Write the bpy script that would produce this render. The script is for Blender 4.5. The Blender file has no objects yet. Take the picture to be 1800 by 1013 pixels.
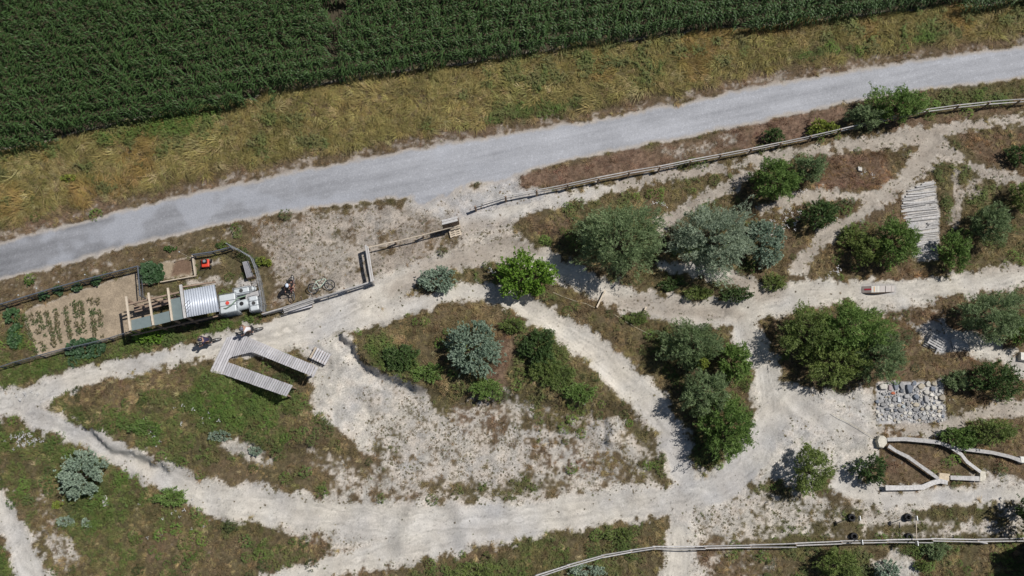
import bpy, math, random
import numpy as np
from mathutils import Vector, Matrix

random.seed(7); RNG = np.random.default_rng(11)
R = math.radians
sc = bpy.context.scene
col = sc.collection

# ------------------------------------------------------------------ camera, sky, sun, exposure
FPX, H, TILT = 1500.0, 51.8, R(13.0)      # focal length in photo pixels, flying height, tilt off the vertical
cam_d = bpy.data.cameras.new('camera'); cam = bpy.data.objects.new('camera', cam_d); col.objects.link(cam)
cam_d.sensor_width = 36; cam_d.lens = FPX / 1800 * 36; cam_d.clip_start = 0.5; cam_d.clip_end = 2000
cam.location = (0, 0, H); cam.rotation_euler = (TILT, 0, 0); sc.camera = cam
SUN_EL, SUN_AZ = R(58), math.atan2(0.93, 0.40)
w = bpy.data.worlds.new('World'); sc.world = w; w.use_nodes = True
nt = w.node_tree; bg = nt.nodes['Background']
sky = nt.nodes.new('ShaderNodeTexSky'); sky.sky_type = 'NISHITA'; sky.sun_disc = False
sky.sun_elevation = SUN_EL; sky.sun_rotation = SUN_AZ
nt.links.new(sky.outputs[0], bg.inputs[0]); bg.inputs[1].default_value = 0.05
sl = bpy.data.lights.new('sun', 'SUN'); sun = bpy.data.objects.new('sun', sl); col.objects.link(sun)
sl.energy = 4.35; sl.angle = R(0.5); sl.color = (1.0, 0.955, 0.9)
sd = Vector((math.sin(SUN_AZ) * math.cos(SUN_EL), math.cos(SUN_AZ) * math.cos(SUN_EL), math.sin(SUN_EL)))
sun.rotation_euler = sd.to_track_quat('Z', 'Y').to_euler(); sun.location = (30, 12, 60)
sc.view_settings.view_transform = 'Standard'; sc.view_settings.look = 'None'
sc.view_settings.exposure = 0.0; sc.view_settings.gamma = 1.0; sc.view_settings.use_curve_mapping = False

# ------------------------------------------------------------------ photo pixel -> place on the ground
ct, st = math.cos(TILT), math.sin(TILT)
def ray(px, py):
    a = (np.asarray(px, float) - 900) / FPX; b = -(np.asarray(py, float) - 506.5) / FPX
    return a, b * ct + st, b * st - ct
def flat(px, py, z=0.0):
    dx, dy, dz = ray(px, py); t = (z - H) / dz
    return dx * t, dy * t
def ppm(px, py):
    """photo pixels per metre at a ground point"""
    x0, y0 = flat(px - 5, py); x1, y1 = flat(px + 5, py)
    return 10 / math.hypot(x1 - x0, y1 - y0)

# ------------------------------------------------------------------ noise
def _hash(ix, iy, seed):
    n = (ix.astype(np.int64) * 374761393 + iy.astype(np.int64) * 668265263 + seed * 982451653) & 0xFFFFFFFF
    n = ((n ^ (n >> 13)) * 1274126177) & 0xFFFFFFFF
    return ((n ^ (n >> 16)) & 0xFFFFFF) / float(0xFFFFFF)
def vnoise(x, y, s, seed=0):
    x = x / s; y = y / s
    ix = np.floor(x); iy = np.floor(y); fx = x - ix; fy = y - iy
    fx = fx * fx * (3 - 2 * fx); fy = fy * fy * (3 - 2 * fy)
    a = _hash(ix, iy, seed); b = _hash(ix + 1, iy, seed); c = _hash(ix, iy + 1, seed); d = _hash(ix + 1, iy + 1, seed)
    return (a * (1 - fx) + b * fx) * (1 - fy) + (c * (1 - fx) + d * fx) * fy
def fbm(x, y, s, seed=0, o=4, g=0.55):
    t = 0; a = 1; n = 0
    for i in range(o):
        r = 0.6 * i
        t = t + a * vnoise(x * math.cos(r) + y * math.sin(r) + 17.3 * i, y * math.cos(r) - x * math.sin(r) + 9.1 * i, s, seed + i * 31)
        n += a; a *= g; s *= 0.5
    return t / n
def sstep(a, b, x):
    t = np.clip((x - a) / (b - a), 0, 1); return t * t * (3 - 2 * t)

# ------------------------------------------------------------------ zones on a coarse grid of signed distances (metres, inside > 0)
CX0, CX1, CY0, CY1, CS = -60.0, 60.0, -25.0, 62.0, 0.25
cgx = np.arange(CX0, CX1 + 0.01, CS); cgy = np.arange(CY0, CY1 + 0.01, CS)
CGX, CGY = np.meshgrid(cgx, cgy)
def to_w(pts):
    a = np.array(pts, float); x, y = flat(a[:, 0], a[:, 1]); return np.stack([x, y], 1)
def seg_d(X, Y, p, q):
    d = q - p; L = max(d @ d, 1e-9)
    t = np.clip(((X - p[0]) * d[0] + (Y - p[1]) * d[1]) / L, 0, 1)
    return np.hypot(X - p[0] - t * d[0], Y - p[1] - t * d[1]), t
def sdf_poly(pts):
    P = to_w(pts); n = len(P); best = np.full(CGX.shape, 1e9); ins = np.zeros(CGX.shape, bool)
    for i in range(n):
        p, q = P[i], P[(i + 1) % n]
        d, _ = seg_d(CGX, CGY, p, q); best = np.minimum(best, d)
        c = ((p[1] > CGY) != (q[1] > CGY))
        with np.errstate(divide='ignore', invalid='ignore'):
            xi = (q[0] - p[0]) * (CGY - p[1]) / (q[1] - p[1]) + p[0]
        ins ^= c & (CGX < xi)
    return np.where(ins, best, -best)
def sdf_path(pts):
    P = to_w([(a[0], a[1]) for a in pts]); W = [a[2] / 28.0 / 2 for a in pts]
    best = np.full(CGX.shape, -1e9)
    for i in range(len(P) - 1):
        d, t = seg_d(CGX, CGY, P[i], P[i + 1]); best = np.maximum(best, W[i] * (1 - t) + W[i + 1] * t - d)
    return best
def ell(cx, cy, rx, ry, rot=0, n=14):
    return [(cx + rx * math.cos(a) * math.cos(rot) - ry * math.sin(a) * math.sin(rot),
             cy + rx * math.cos(a) * math.sin(rot) + ry * math.sin(a) * math.cos(rot)) for a in [i * 2 * math.pi / n for i in range(n)]]
def samp(G, x, y):
    u = np.clip((x - CX0) / CS, 0, len(cgx) - 1.001); v = np.clip((y - CY0) / CS, 0, len(cgy) - 1.001)
    i = u.astype(int); j = v.astype(int); fu = u - i; fv = v - j
    return (G[j, i] * (1 - fu) + G[j, i + 1] * fu) * (1 - fv) + (G[j + 1, i] * (1 - fu) + G[j + 1, i + 1] * fu) * fv

MAIZE_EDGE = [(-700, 430), (0, 274), (120, 248), (250, 216), (400, 191), (500, 173), (600, 152), (700, 136), (850, 115), (1000, 93), (1200, 67), (1500, 37), (1800, 10), (2500, -55)]
ROAD_TOP = [(-700, 610), (0, 428), (89, 401), (207, 372), (294, 350), (446, 318), (521, 302), (655, 277), (808, 250), (900, 235), (1033, 212), (1200, 182), (1317, 155), (1533, 118), (1800, 80), (2500, -20)]
ROAD_BOT = [(-700, 665), (0, 492), (118, 464), (237, 430), (326, 409), (450, 383), (564, 364), (700, 350), (760, 343), (830, 326), (942, 297), (1064, 269), (1217, 240), (1370, 206), (1433, 193), (1520, 175), (1633, 158), (1800, 138), (2500, 40)]
road_poly = ROAD_TOP + ROAD_BOT[::-1]
maize_poly = [(-900, -150)] + MAIZE_EDGE + [(2600, -150)]
verge_poly = MAIZE_EDGE + ROAD_TOP[::-1]
S = {}
S['road'] = sdf_poly(road_poly); S['maize'] = sdf_poly(maize_poly); S['verge'] = sdf_poly(verge_poly)
PATHS = [
 [(-300, 790, 40), (0, 712, 46), (50, 700, 44), (120, 672, 38), (200, 650, 30), (300, 628, 30), (400, 605, 40), (480, 590, 62), (560, 565, 82), (640, 535, 70), (700, 500, 46), (760, 468, 36), (830, 448, 40), (890, 440, 52), (950, 458, 44), (1010, 488, 40), (1060, 512, 40), (1120, 532, 46), (1200, 550, 46), (1290, 552, 46), (1350, 532, 56), (1420, 515, 48), (1500, 512, 46), (1600, 515, 44), (1700, 500, 36), (1800, 480, 40), (2100, 450, 40)],
 [(620, 560, 50), (690, 550, 36), (745, 532, 26), (800, 512, 30), (860, 515, 34), (920, 537, 44), (975, 572, 48), (1030, 610, 56), (1085, 655, 62), (1140, 705, 58), (1185, 765, 50), (1200, 825, 56)],
 [(20, 715, 26), (100, 748, 32), (200, 790, 36), (300, 840, 42), (380, 880, 56), (480, 893, 56), (600, 910, 58), (750, 925, 74), (900, 916, 66), (1050, 893, 54), (1200, 876, 54), (1280, 850, 56), (1330, 795, 54), (1362, 725, 56), (1345, 650, 52), (1310, 590, 50), (1300, 550, 40)],
 [(800, 945, 60), (740, 958, 56), (660, 975, 44), (560, 1003, 36), (460, 1040, 40)],
 [(-20, 850, 22), (8, 900, 32), (32, 950, 38), (62, 1013, 46), (100, 1100, 46)],
 [(820, 395, 34), (900, 372, 26), (960, 357, 20), (1100, 327, 13), (1200, 307, 12), (1300, 291, 14), (1400, 270, 13), (1500, 254, 17), (1600, 242, 26), (1700, 222, 15), (1800, 211, 12), (2100, 190, 13)],
 [(1155, 398, 16), (1215, 362, 20), (1270, 335, 20), (1310, 310, 12)],
 [(1335, 368, 14), (1400, 352, 14), (1450, 342, 13), (1530, 348, 15), (1585, 325, 28), (1620, 285, 40), (1645, 250, 36)],
 [(1398, 478, 18), (1440, 425, 20), (1500, 385, 18), (1560, 345, 20)],
 [(1650, 268, 24), (1720, 298, 14), (1800, 322, 13)],
 [(1545, 757, 12), (1640, 757, 13), (1700, 732, 20), (1800, 716, 22), (1900, 710, 20)],
 [(1690, 598, 30), (1740, 612, 34), (1800, 650, 26)],
 [(1165, 470, 16), (1230, 480, 16), (1300, 492, 18), (1350, 522, 20)],
 [(1390, 700, 50), (1440, 735, 44), (1500, 752, 30), (1535, 772, 20)],
 [(1480, 850, 40), (1560, 880, 26), (1720, 870, 26), (1800, 872, 30)],
 [(1195, 935, 40), (1190, 1013, 50), (1190, 1100, 50)],
]
S['path'] = np.maximum.reduce([sdf_path([(a_, b_, w_ * (.82 if i_ == 1 else .86)) for a_, b_, w_ in p]) for i_, p in enumerate(PATHS)])
SOIL = [[(40, 548), (238, 478), (252, 520), (300, 524), (225, 588), (120, 612), (70, 630), (50, 590)],
        [(283, 462), (338, 450), (341, 484), (284, 493)]]
S['soil'] = np.maximum.reduce([sdf_poly(p) for p in SOIL])
S['darksoil'] = sdf_poly([(305, 457), (336, 452), (339, 480), (298, 488)])
# region, {attribute: value}, soft edge (m), wobble of the edge (m)
REG = []
def reg(poly, soft=0.5, wob=0.9, **kw): REG.append((sdf_poly(poly) if not isinstance(poly, np.ndarray) else poly, kw, soft, wob))
# -- north verge: dry shoulder beside the road
reg(sdf_path([(a, b - 9, 30) for a, b in ROAD_TOP]), .45, .5, cover=.62, green=.12, red=.45, tall=0.0, tan=1.0)
reg(ell(1450, 90, 70, 14, -.12), .4, .8, green=.8, tall=.3)
reg(ell(1640, 60, 60, 12, -.12), .4, .8, green=.7, tall=.3)
reg(ell(960, 195, 110, 10, -.17), .4, .8, green=.75, tall=.3)
reg(ell(280, 225, 110, 14, -.22), .5, .6, green=.95)
reg(ell(120, 315, 14, 9), .2, .2, green=1.0, cover=1, tall=.2)
# -- between road and garden, forecourt
reg([(-300, 570), (0, 492), (326, 410), (450, 384), (460, 430), (330, 440), (240, 466), (0, 540), (-300, 640)], .4, .6, cover=.72, green=.25, red=.25, tall=.1, tan=.4)
reg([(440, 384), (564, 364), (700, 350), (800, 345), (835, 400), (780, 455), (700, 490), (655, 500), (560, 520), (470, 545), (450, 440)], 1.0, 1.4, cover=.50, green=.12, red=.35, tall=0, tan=.9)
reg(ell(585, 455, 75, 45), 1.0, 1.2, cover=.40, green=.15, tan=.6)
reg(ell(640, 395, 90, 22, -.15), 1.0, 1.2, cover=.36, tan=.6, red=.4)
reg(ell(600, 412, 60, 12, -.1), .6, 1.0, cover=.5, green=.4)
reg(ell(465, 485, 18, 40), .5, .6, cover=.85, green=.55, tan=0)
reg(ell(740, 455, 60, 24, -.3), .6, 1, cover=.5, green=.1, red=.45)
reg([(760, 343), (830, 326), (935, 300), (950, 330), (1000, 350), (960, 366), (890, 380), (855, 400), (815, 385), (790, 378), (740, 366), (690, 352)], .5, .8, cover=.10, grey=.85, tan=.1)
reg([(830, 385), (900, 378), (945, 415), (900, 450), (800, 445), (810, 410)], .5, .9, cover=.36, green=.2, tan=.2)
# -- dry reddish strip north of the fence
reg([(915, 305), (1064, 272), (1217, 243), (1370, 209), (1500, 182), (1480, 215), (1340, 258), (1150, 298), (980, 330), (910, 330)], .35, .6, cover=.8, green=.02, red=1.0, tall=0, tan=.9)
reg(ell(1230, 260, 70, 16, -.2), .6, 1, cover=.5, tan=.6, red=.6)
reg([(1640, 160), (1810, 140), (2100, 110), (2100, 160), (1810, 178), (1640, 195)], .4, .6, cover=.95, green=.5, tall=.35, red=.1)
reg([(1560, 215), (1800, 182), (1800, 205), (1650, 222), (1560, 236)], .3, .5, cover=.85, green=.1, red=.6, tall=.1)
# -- greener and browner meadows
reg([(60, 700), (200, 660), (370, 640), (420, 620), (520, 690), (560, 700), (600, 760), (650, 805), (560, 800), (470, 790), (340, 830), (250, 790), (130, 750)], .3, .5, cover=.97, green=.6, tall=.3)
reg(ell(420, 705, 100, 45, .3), .8, 1.4, green=.95, tall=.45)
reg(ell(210, 690, 60, 22, -.2), .6, 1.2, green=.3, red=.4)
reg(ell(310, 668, 50, 18, -.1), .6, 1.2, green=.3, red=.5)
reg(ell(550, 760, 60, 22, .5), .6, 1, green=.5, tall=.4)
reg([(-300, 820), (0, 738), (110, 770), (240, 835), (320, 890), (430, 935), (520, 960), (480, 1013), (400, 1100), (120, 1100), (80, 1013), (40, 930), (0, 850)], .4, .7, cover=.93, green=.62, tall=.25)
reg(ell(90, 930, 26, 70, -.35), .5, 1, cover=.62, green=.4)
reg(ell(120, 970, 30, 40, -.6), .5, 1, cover=.5, green=.3)
reg(ell(0, 880, 40, 60), .5, 1, cover=.75, green=.5)
reg([(-60, 960), (0, 945), (20, 1013), (40, 1080), (-60, 1080)], .3, .5, cover=1, green=.9, tall=.3)
reg(ell(330, 960, 110, 30, .1), 1, 1.4, green=.35, cover=.8)
reg(ell(180, 880, 60, 40, .1), 1, 1.4, green=.75)
reg([(-200, 690), (0, 655), (60, 636), (230, 592), (330, 590), (470, 548), (440, 572), (360, 592), (200, 636), (60, 672), (-200, 730)], .25, .4, cover=.95, green=.82, tall=.2)
reg([(0, 540), (40, 552), (55, 600), (70, 636), (0, 650), (-200, 690), (-200, 600)], .3, .4, cover=.95, green=.5, tall=.3)
reg([(250, 470), (285, 465), (284, 495), (345, 487), (350, 448), (430, 440), (455, 500), (380, 515), (300, 530), (255, 528)], .3, .4, cover=.8, green=.5, tall=0.1)
reg(ell(370, 495, 40, 10), .3, .5, cover=.35, green=.2, tan=.5)
reg(ell(435, 500, 20, 8), .3, .5, cover=.1, grey=.6)
reg(ell(375, 462, 24, 9), .3, .5, cover=.55, green=.2, red=.3)
# centre island
reg([(630, 600), (690, 565), (740, 548), (880, 533), (960, 575), (1030, 625), (1105, 715), (1040, 725), (940, 705), (860, 705), (750, 690), (700, 665), (650, 640)], .3, .5, cover=.97, green=.42, tall=.35, red=.15)
reg(ell(850, 560, 100, 22, .1), .6, 1.2, green=.22, tall=.6)
reg(ell(880, 640, 18, 60, .1), .5, .7, green=.0, red=1.0, tall=.1, cover=.85)
reg(ell(690, 635, 50, 30, .3), .6, .8, green=.8, tall=.4)
reg(ell(970, 640, 35, 70, -.5), .7, 1, green=.65, tall=.5)
reg([(712, 532), (745, 485), (790, 470), (840, 475), (845, 500), (790, 512), (740, 530)], .3, .4, cover=.92, green=.45, red=.25, tall=.2)
reg([(840, 470), (880, 470), (980, 500), (1060, 545), (1150, 572), (1200, 590), (1170, 615), (1120, 640), (1050, 590), (990, 548), (930, 520), (860, 495)], .3, .5, cover=.93, green=.45, red=.25, tall=.3)
# sparse chalk slope in the middle
reg([(520, 580), (612, 585), (640, 635), (700, 668), (750, 692), (760, 760), (640, 780), (560, 720), (545, 665), (570, 640), (500, 610)], .3, .4, cover=.06, grey=.25, tan=0, tall=0)
reg([(560, 640), (640, 650), (720, 690), (800, 720), (900, 700), (970, 730), (1050, 720), (1130, 750), (1150, 850), (1050, 878), (900, 885), (700, 885), (600, 880), (470, 850), (450, 800), (560, 812), (650, 812), (600, 760), (545, 710)], 1.3, 1.5, cover=.46, green=.3, tall=0, grey=.25)
reg([(560, 640), (620, 640), (680, 690), (690, 770), (640, 790), (570, 740), (545, 700)], .4, .6, cover=.1, grey=.3)
reg(ell(850, 740, 60, 30, .3), .6, 1.2, cover=.55, green=.05, red=.8)
reg(ell(820, 860, 110, 12, .05), .4, .8, cover=.7, green=.45, tall=.1)
reg(ell(1000, 790, 50, 55, .1), 1.0, 1.6, cover=.56, green=.15, red=.7, tall=.15)
reg(ell(1010, 745, 60, 30, .3), .9, 1.4, cover=.62, green=.35, red=.3, tall=.2)
reg(ell(1090, 825, 50, 30, .5), .9, 1.4, cover=.62, green=.4, red=.3, tall=.2)
reg(ell(1065, 755, 24, 26, .3), .6, 1.1, cover=.32, grey=.5)
reg(ell(510, 835, 75, 24, .4), .5, .8, cover=.9, green=.5, tall=.2)
reg(ell(585, 805, 45, 12, .4), .5, .8, cover=.6, green=.45, tall=.1)
reg(ell(440, 795, 55, 12, .3), .4, .8, cover=.4, green=.5, tall=.1)
reg(ell(440, 935, 45, 22, .2), .4, .8, cover=.95, green=.55, tall=.3)
reg(ell(560, 945, 60, 25, .1), .5, 1.2, cover=.55, green=.3, red=.3)
reg(ell(640, 955, 50, 22, 0), .5, 1.2, cover=.3, green=.2, red=.3)
reg(ell(430, 985, 130, 22, -.02), .5, 1, cover=.92, green=.55, tall=.2)
# thinly grown chalk beside the lower track
reg([(1180, 900), (1230, 890), (1260, 1100), (1140, 1100)], .4, .7, cover=.22, green=.3)
reg(ell(700, 985, 60, 10, -.2), .4, .9, cover=.45, green=.35)
reg(ell(735, 845, 60, 14, .1), .5, .9, cover=.62, green=.4)
reg(ell(905, 850, 34, 14, .1), .4, .8, cover=.7, green=.5)
reg(ell(690, 790, 26, 50, -.4), .5, 1.2, cover=.52, green=.55)
reg(ell(660, 720, 16, 40, -.5), .4, 1.0, cover=.42, green=.6)
reg(ell(1160, 740, 14, 50, -.3), .4, .9, cover=.35, green=.5)
reg(ell(1330, 690, 12, 26, .1), .3, .6, cover=.6, green=.4, red=.4)
reg(ell(1450, 745, 30, 16, .2), .4, .8, cover=.38, green=.4)
# bottom strip and bottom right
reg([(690, 1013), (780, 975), (850, 955), (950, 935), (1050, 915), (1160, 906), (1190, 930), (1160, 1013), (1100, 1100), (650, 1100)], .4, .6, cover=.96, green=.55, red=.2, tall=.25)
reg(ell(850, 970, 50, 12, -.15), .5, 1, cover=.8, green=.2, red=.5)
reg([(1210, 885), (1300, 870), (1400, 860), (1540, 890), (1800, 890), (1900, 890), (1900, 950), (1480, 950), (1200, 945)], .5, .9, cover=.45, green=.4, red=.1, tall=0)
reg([(1330, 650), (1420, 690), (1545, 672), (1545, 760), (1550, 800), (1500, 830), (1480, 850), (1340, 850)], .5, .8, cover=.15, green=.4, grey=.25)
reg([(1540, 740), (1640, 762), (1700, 742), (1900, 735), (1900, 860), (1560, 862)], .4, .6, cover=.85, green=.22, red=.45, tall=.15)
reg(ell(1760, 850, 60, 16, .1), .4, .7, cover=.3, green=.4, grey=.5)
reg([(1380, 950), (1900, 952), (1900, 1100), (1300, 1100)], .5, .9, cover=.8, green=.4, red=.4, tall=.2)
reg(ell(1580, 1000, 40, 20, .1), .4, .8, cover=.15, grey=.4)
reg(ell(1290, 985, 90, 28, .1), .6, 1.2, cover=.65, green=.3, red=.4)
reg(ell(1680, 900, 80, 14, 0), .4, .8, cover=.85, green=.5)
reg(ell(1500, 900, 60, 14, 0), .4, .8, cover=.6, green=.6)
reg(ell(1560, 930, 130, 8, 0), .3, .6, cover=.75, green=.4)
# right-hand meadows
reg([(900, 400), (960, 375), (1060, 345), (1170, 325), (1290, 300), (1310, 330), (1220, 352), (1150, 390), (1170, 460), (1330, 510), (1290, 535), (1180, 520), (1080, 500), (1000, 455), (940, 440)], .3, .5, cover=.93, green=.42, red=.3, tall=.25)
reg(ell(970, 400, 40, 22), .5, .7, green=.2, red=.6)
reg([(1440, 275), (1558, 265), (1568, 325), (1510, 338), (1430, 335)], .25, .4, cover=.95, green=.08, red=.8, tall=.2)
reg(ell(1512, 300, 9, 12), .3, .3, cover=.6, green=.3, red=.3)
reg([(1280, 375), (1440, 350), (1530, 355), (1470, 395), (1400, 460), (1380, 500), (1300, 480)], .3, .5, cover=.95, green=.4, red=.35, tall=.3)
reg([(1430, 480), (1450, 420), (1520, 380), (1585, 340), (1590, 400), (1610, 460), (1640, 490), (1540, 500)], .3, .5, cover=.97, green=.38, red=.4, tall=.3)
reg([(1645, 300), (1672, 300), (1670, 420), (1650, 470), (1655, 380)], .3, .3, cover=1, green=.5, tall=.3)
reg(sdf_path([(1682, 300, 14), (1684, 350, 16), (1680, 395, 16)]), .3, .4, cover=.3, green=.2, tan=.8)
reg([(1675, 235), (1900, 222), (1900, 350), (1810, 318), (1720, 288)], .3, .4, cover=.97, green=.25, red=.6, tall=.25)
reg([(1690, 300), (1800, 328), (1900, 340), (1900, 470), (1700, 490), (1690, 420), (1700, 350)], .4, .6, cover=.93, green=.45, red=.25, tall=.3)
reg(ell(1712, 330, 18, 20), .3, .6, cover=.5, tan=.6)
reg([(1560, 545), (1660, 535), (1800, 520), (1900, 520), (1900, 735), (1680, 720), (1540, 680), (1600, 620)], .4, .6, cover=.9, green=.3, red=.45, tall=.25)
reg(ell(1560, 540, 70, 14, 0), .4, .8, cover=.3, green=.5)
reg(ell(1650, 548, 60, 10, 0), .3, .8, cover=.7, green=.5)
reg(ell(1640, 590, 40, 30, .4), .3, .8, cover=.35, grey=.6)
reg([(1540, 672), (1655, 672), (1664, 742), (1545, 748)], .2, .2, cover=.15, grey=1.0)
reg(sdf_path([(1555, 748, 8), (1650, 750, 8)]), .2, .3, cover=.8, green=.6)

S['tanpath'] = np.maximum.reduce([sdf_poly([(1080, 250), (1900, 190), (1900, 480), (1400, 480), (1330, 400), (1100, 420)]), sdf_poly(ell(1180, 540, 130, 22, .1)), sdf_poly(ell(1330, 500, 60, 30)), sdf_poly(ell(760, 480, 90, 26, -.4)), sdf_poly(ell(860, 430, 110, 40)), sdf_poly([(1660, 700), (1900, 690), (1900, 740), (1540, 770), (1540, 745)])])
S['excl'] = np.maximum.reduce([sdf_poly([(370, 652), (400, 592), (430, 588), (452, 620), (405, 632), (400, 642), (440, 655), (420, 668)]), sdf_poly([(1583, 345), (1600, 328), (1642, 316), (1652, 380), (1650, 458), (1606, 462)]),
    sdf_poly([(1541, 672), (1656, 672), (1664, 742), (1541, 746)]), sdf_poly([(540, 610), (556, 606), (586, 624), (572, 645)]), sdf_poly([(1512, 500), (1575, 500), (1575, 518), (1512, 518)]), sdf_poly([(1630, 585), (1700, 590), (1704, 618), (1640, 620)])])
base_vals = dict(cover=.88, green=.4, red=.25, tall=.15, grey=.1, tan=0.0)
VERGE = dict(cover=1.0, green=.42, red=.05, tall=1.0, grey=0., tan=0.)
def fields(x, y):
    n1 = fbm(x, y, 1.1, 5, 4) - .5; n2 = fbm(x, y, 0.45, 77, 3) - .5; n3 = fbm(x, y, 5.0, 40, 3) - .5
    f = {k: np.full(x.shape, v) for k, v in base_vals.items()}
    sm_ = samp(S['maize'], x, y)
    wv = sstep(-.3, .3, np.maximum(samp(S['verge'], x, y), .8 - np.abs(sm_)) + n1 * .6)
    for k in f: f[k] = f[k] * (1 - wv) + VERGE[k] * wv
    mz = sstep(-.2, .2, sm_ - .35 + n1 * .4)
    for sdf, kw, soft, wob in REG:
        wt = sstep(-soft, soft, samp(sdf, x, y) + n1 * wob * 1.7 + n2 * .5)
        for k, v in kw.items(): f[k] = f[k] * (1 - wt) + v * wt
    f['green'] = np.clip(f['green'] + n3 * .5 + n2 * .35, 0, 1)
    f['green'] = f['green'] ** 1.35
    f['red'] = np.clip(f['red'] - n3 * .6 + n1 * .3, 0, 1)
    pd = samp(S['path'], x, y) + n1 * .42 + n2 * .3
    wp = sstep(-.08, .15, pd); wc = sstep(-.42, .12, pd + n2 * .8); f['pd'] = pd
    f['pathw'] = wp
    ptan = sstep(-.5, .5, samp(S['tanpath'], x, y) + n1)
    f['cover'] = np.where(pd > -.8, np.minimum(f['cover'], f['cover'] * (1 - wc) + (.05 + .10 * ptan) * wc), f['cover'])
    f['tan'] = f['tan'] * (1 - wc) + (.12 + .62 * ptan) * wc
    f['grey'] = np.clip(f['grey'] * (1 - wp) + (.32 - .25 * ptan) * wp + n3 * .9 * wp + n1 * .6, 0, 1)
    bx, by = flat(770, 350); bell = np.exp(-(((x - bx) / 5.5) ** 2 + ((y - by) / 2.5) ** 2))
    rd = samp(S['road'], x, y) + n2 * .30 + n1 * (.3 + 1.6 * bell) + .35 * bell
    f['road'] = sstep(-.15, .15, rd); f['rd'] = rd
    sd_ = samp(S['soil'], x, y) + n2 * .25
    f['soil'] = sstep(-.12, .12, sd_); f['dsoil'] = sstep(-.1, .1, samp(S['darksoil'], x, y) + n2 * .3)
    f['maize'] = mz
    for k in ('cover', 'tall'): f[k] = f[k] * (1 - f['road']) * (1 - .97 * f['soil'])
    f['cover'] *= (1 - mz); ex = sstep(-.1, .1, samp(S['excl'], x, y)); f['cover'] *= 1 - ex; f['tall'] *= 1 - ex
    f['grey'] = np.clip(f['grey'] + .6 * ex, 0, 1)
    # bare / covered mosaic
    m = (vnoise(x, y, .16, 3) * .45 + vnoise(x, y, .42, 9) * .35 + vnoise(x, y, 1.3, 21) * .2)
    f['veg'] = sstep(-.07, .07, f['cover'] * 1.06 - (.20 + m * .72)); f['m'] = m
    return f

# terrain: planted islands stand higher than the worn tracks, rollers on the lower track
HG = np.zeros(CGX.shape)
def mound(sdf, a, soft=1.0, start=-.2): 
    global HG; HG = HG + a * sstep(start, start + soft, sdf)
mound(sdf_poly([(630, 600), (690, 565), (740, 548), (880, 533), (960, 575), (1030, 625), (1105, 715), (1040, 725), (940, 705), (860, 705), (750, 690), (700, 665), (650, 640)]), .75, .9)
mound(sdf_poly([(130, 735), (200, 665), (370, 645), (500, 700), (560, 720), (650, 800), (520, 790), (420, 800), (300, 820), (200, 775)]), .55, 1.0)
mound(sdf_poly(ell(1065, 760, 34, 34)), .3, .9)
mound(sdf_poly(ell(590, 625, 34, 22, .5)), .45, .8)
mound(sdf_poly([(880, 500), (980, 505), (1060, 545), (1150, 575), (1120, 620), (1050, 590), (990, 550)]), .45, 1.)
mound(sdf_poly([(1190, 470), (1340, 505), (1320, 535), (1180, 520)]), .4, .7)
mound(sdf_poly([(950, 385), (1170, 340), (1180, 450), (1060, 490), (960, 430)]), .5, 1.6)
mound(sdf_poly([(1430, 470), (1520, 390), (1585, 350), (1600, 460), (1540, 492)]), .5, 1.4)
mound(sdf_poly(ell(1480, 600, 110, 70)), .5, 2.0)
for (cx, cy, rx, ry, rot, a) in [(720, 925, 14, 50, .35, .35), (640, 915, 10, 36, .3, .1), (815, 925, 12, 44, -.25, .2), (905, 918, 9, 34, -.1, .09), (560, 905, 9, 30, .4, .08), (415, 895, 16, 32, .5, .3), (1000, 900, 9, 30, -.2, .08), (1120, 888, 10, 30, -.1, .12), (1070, 640, 12, 36, .9, .22), (1120, 690, 12, 36, .9, .2), (960, 562, 12, 30, 1., .22), (1390, 760, 30, 12, .2, .2), (1345, 820, 26, 10, -.5, .25), (1440, 720, 22, 12, .8, .2), (660, 700, 30, 14, .6, .25)]:
    mound(sdf_poly(ell(cx, cy, rx, ry, rot)), a, .9, -.55)
# berm lip along the outer edge of the lower track
HG = HG + .16 * np.exp(-((samp(S['path'], CGX, CGY) + .15) / .35) ** 2)
keep = np.minimum(sstep(-.3, -1.2, -np.abs(0) + S['road'] * 1.0 + .3), 1)
HG = HG * np.where(S['road'] > -1.0, np.clip((-S['road'] - .1) / .9, 0, 1), 1) * np.where(S['verge'] > 0, 0, 1) * np.where(S['maize'] > 0, 0, 1)
HG = HG + np.where((S['road'] < 0), (fbm(CGX, CGY, 3.2, 90, 3) - .5) * .16, 0) * np.clip(-S['road'], 0, 1) * np.where(S['soil'] > -.3, 0, 1)
for _ in range(2):
    HG = (np.roll(HG, 1, 0) + np.roll(HG, -1, 0) + np.roll(HG, 1, 1) + np.roll(HG, -1, 1) + 2 * HG) / 6
def bank(line, inner, a, reach=2.6):
    global HG
    d = sdf_poly(line + inner) + (fbm(CGX, CGY, 1.1, 1200, 3) - .5) * 1.1; near = sdf_path([(x_, y_, 28 * 2 * .9) for x_, y_ in line])
    HG = HG + a * sstep(-.05, .30, d) * np.exp(-(np.maximum(d, 0) / reach) ** 2) * sstep(-.2, .7, near + np.maximum(d, 0) * 0)
bank([(606, 590), (618, 615), (640, 640), (668, 660), (700, 675), (745, 693)], [(800, 640), (760, 570), (660, 560)], .75)
bank([(140, 752), (170, 772), (205, 788), (250, 808), (300, 828)], [(340, 760), (250, 720), (180, 700)], .5)
bank([(1062, 735), (1064, 752), (1070, 765), (1062, 780)], [(1100, 790), (1110, 750), (1085, 730)], .45, 1.0)
HG = HG * (1 - sstep(-.6, .6, sdf_poly([(355, 590), (430, 575), (570, 640), (560, 670), (520, 712), (355, 665)])))
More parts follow.
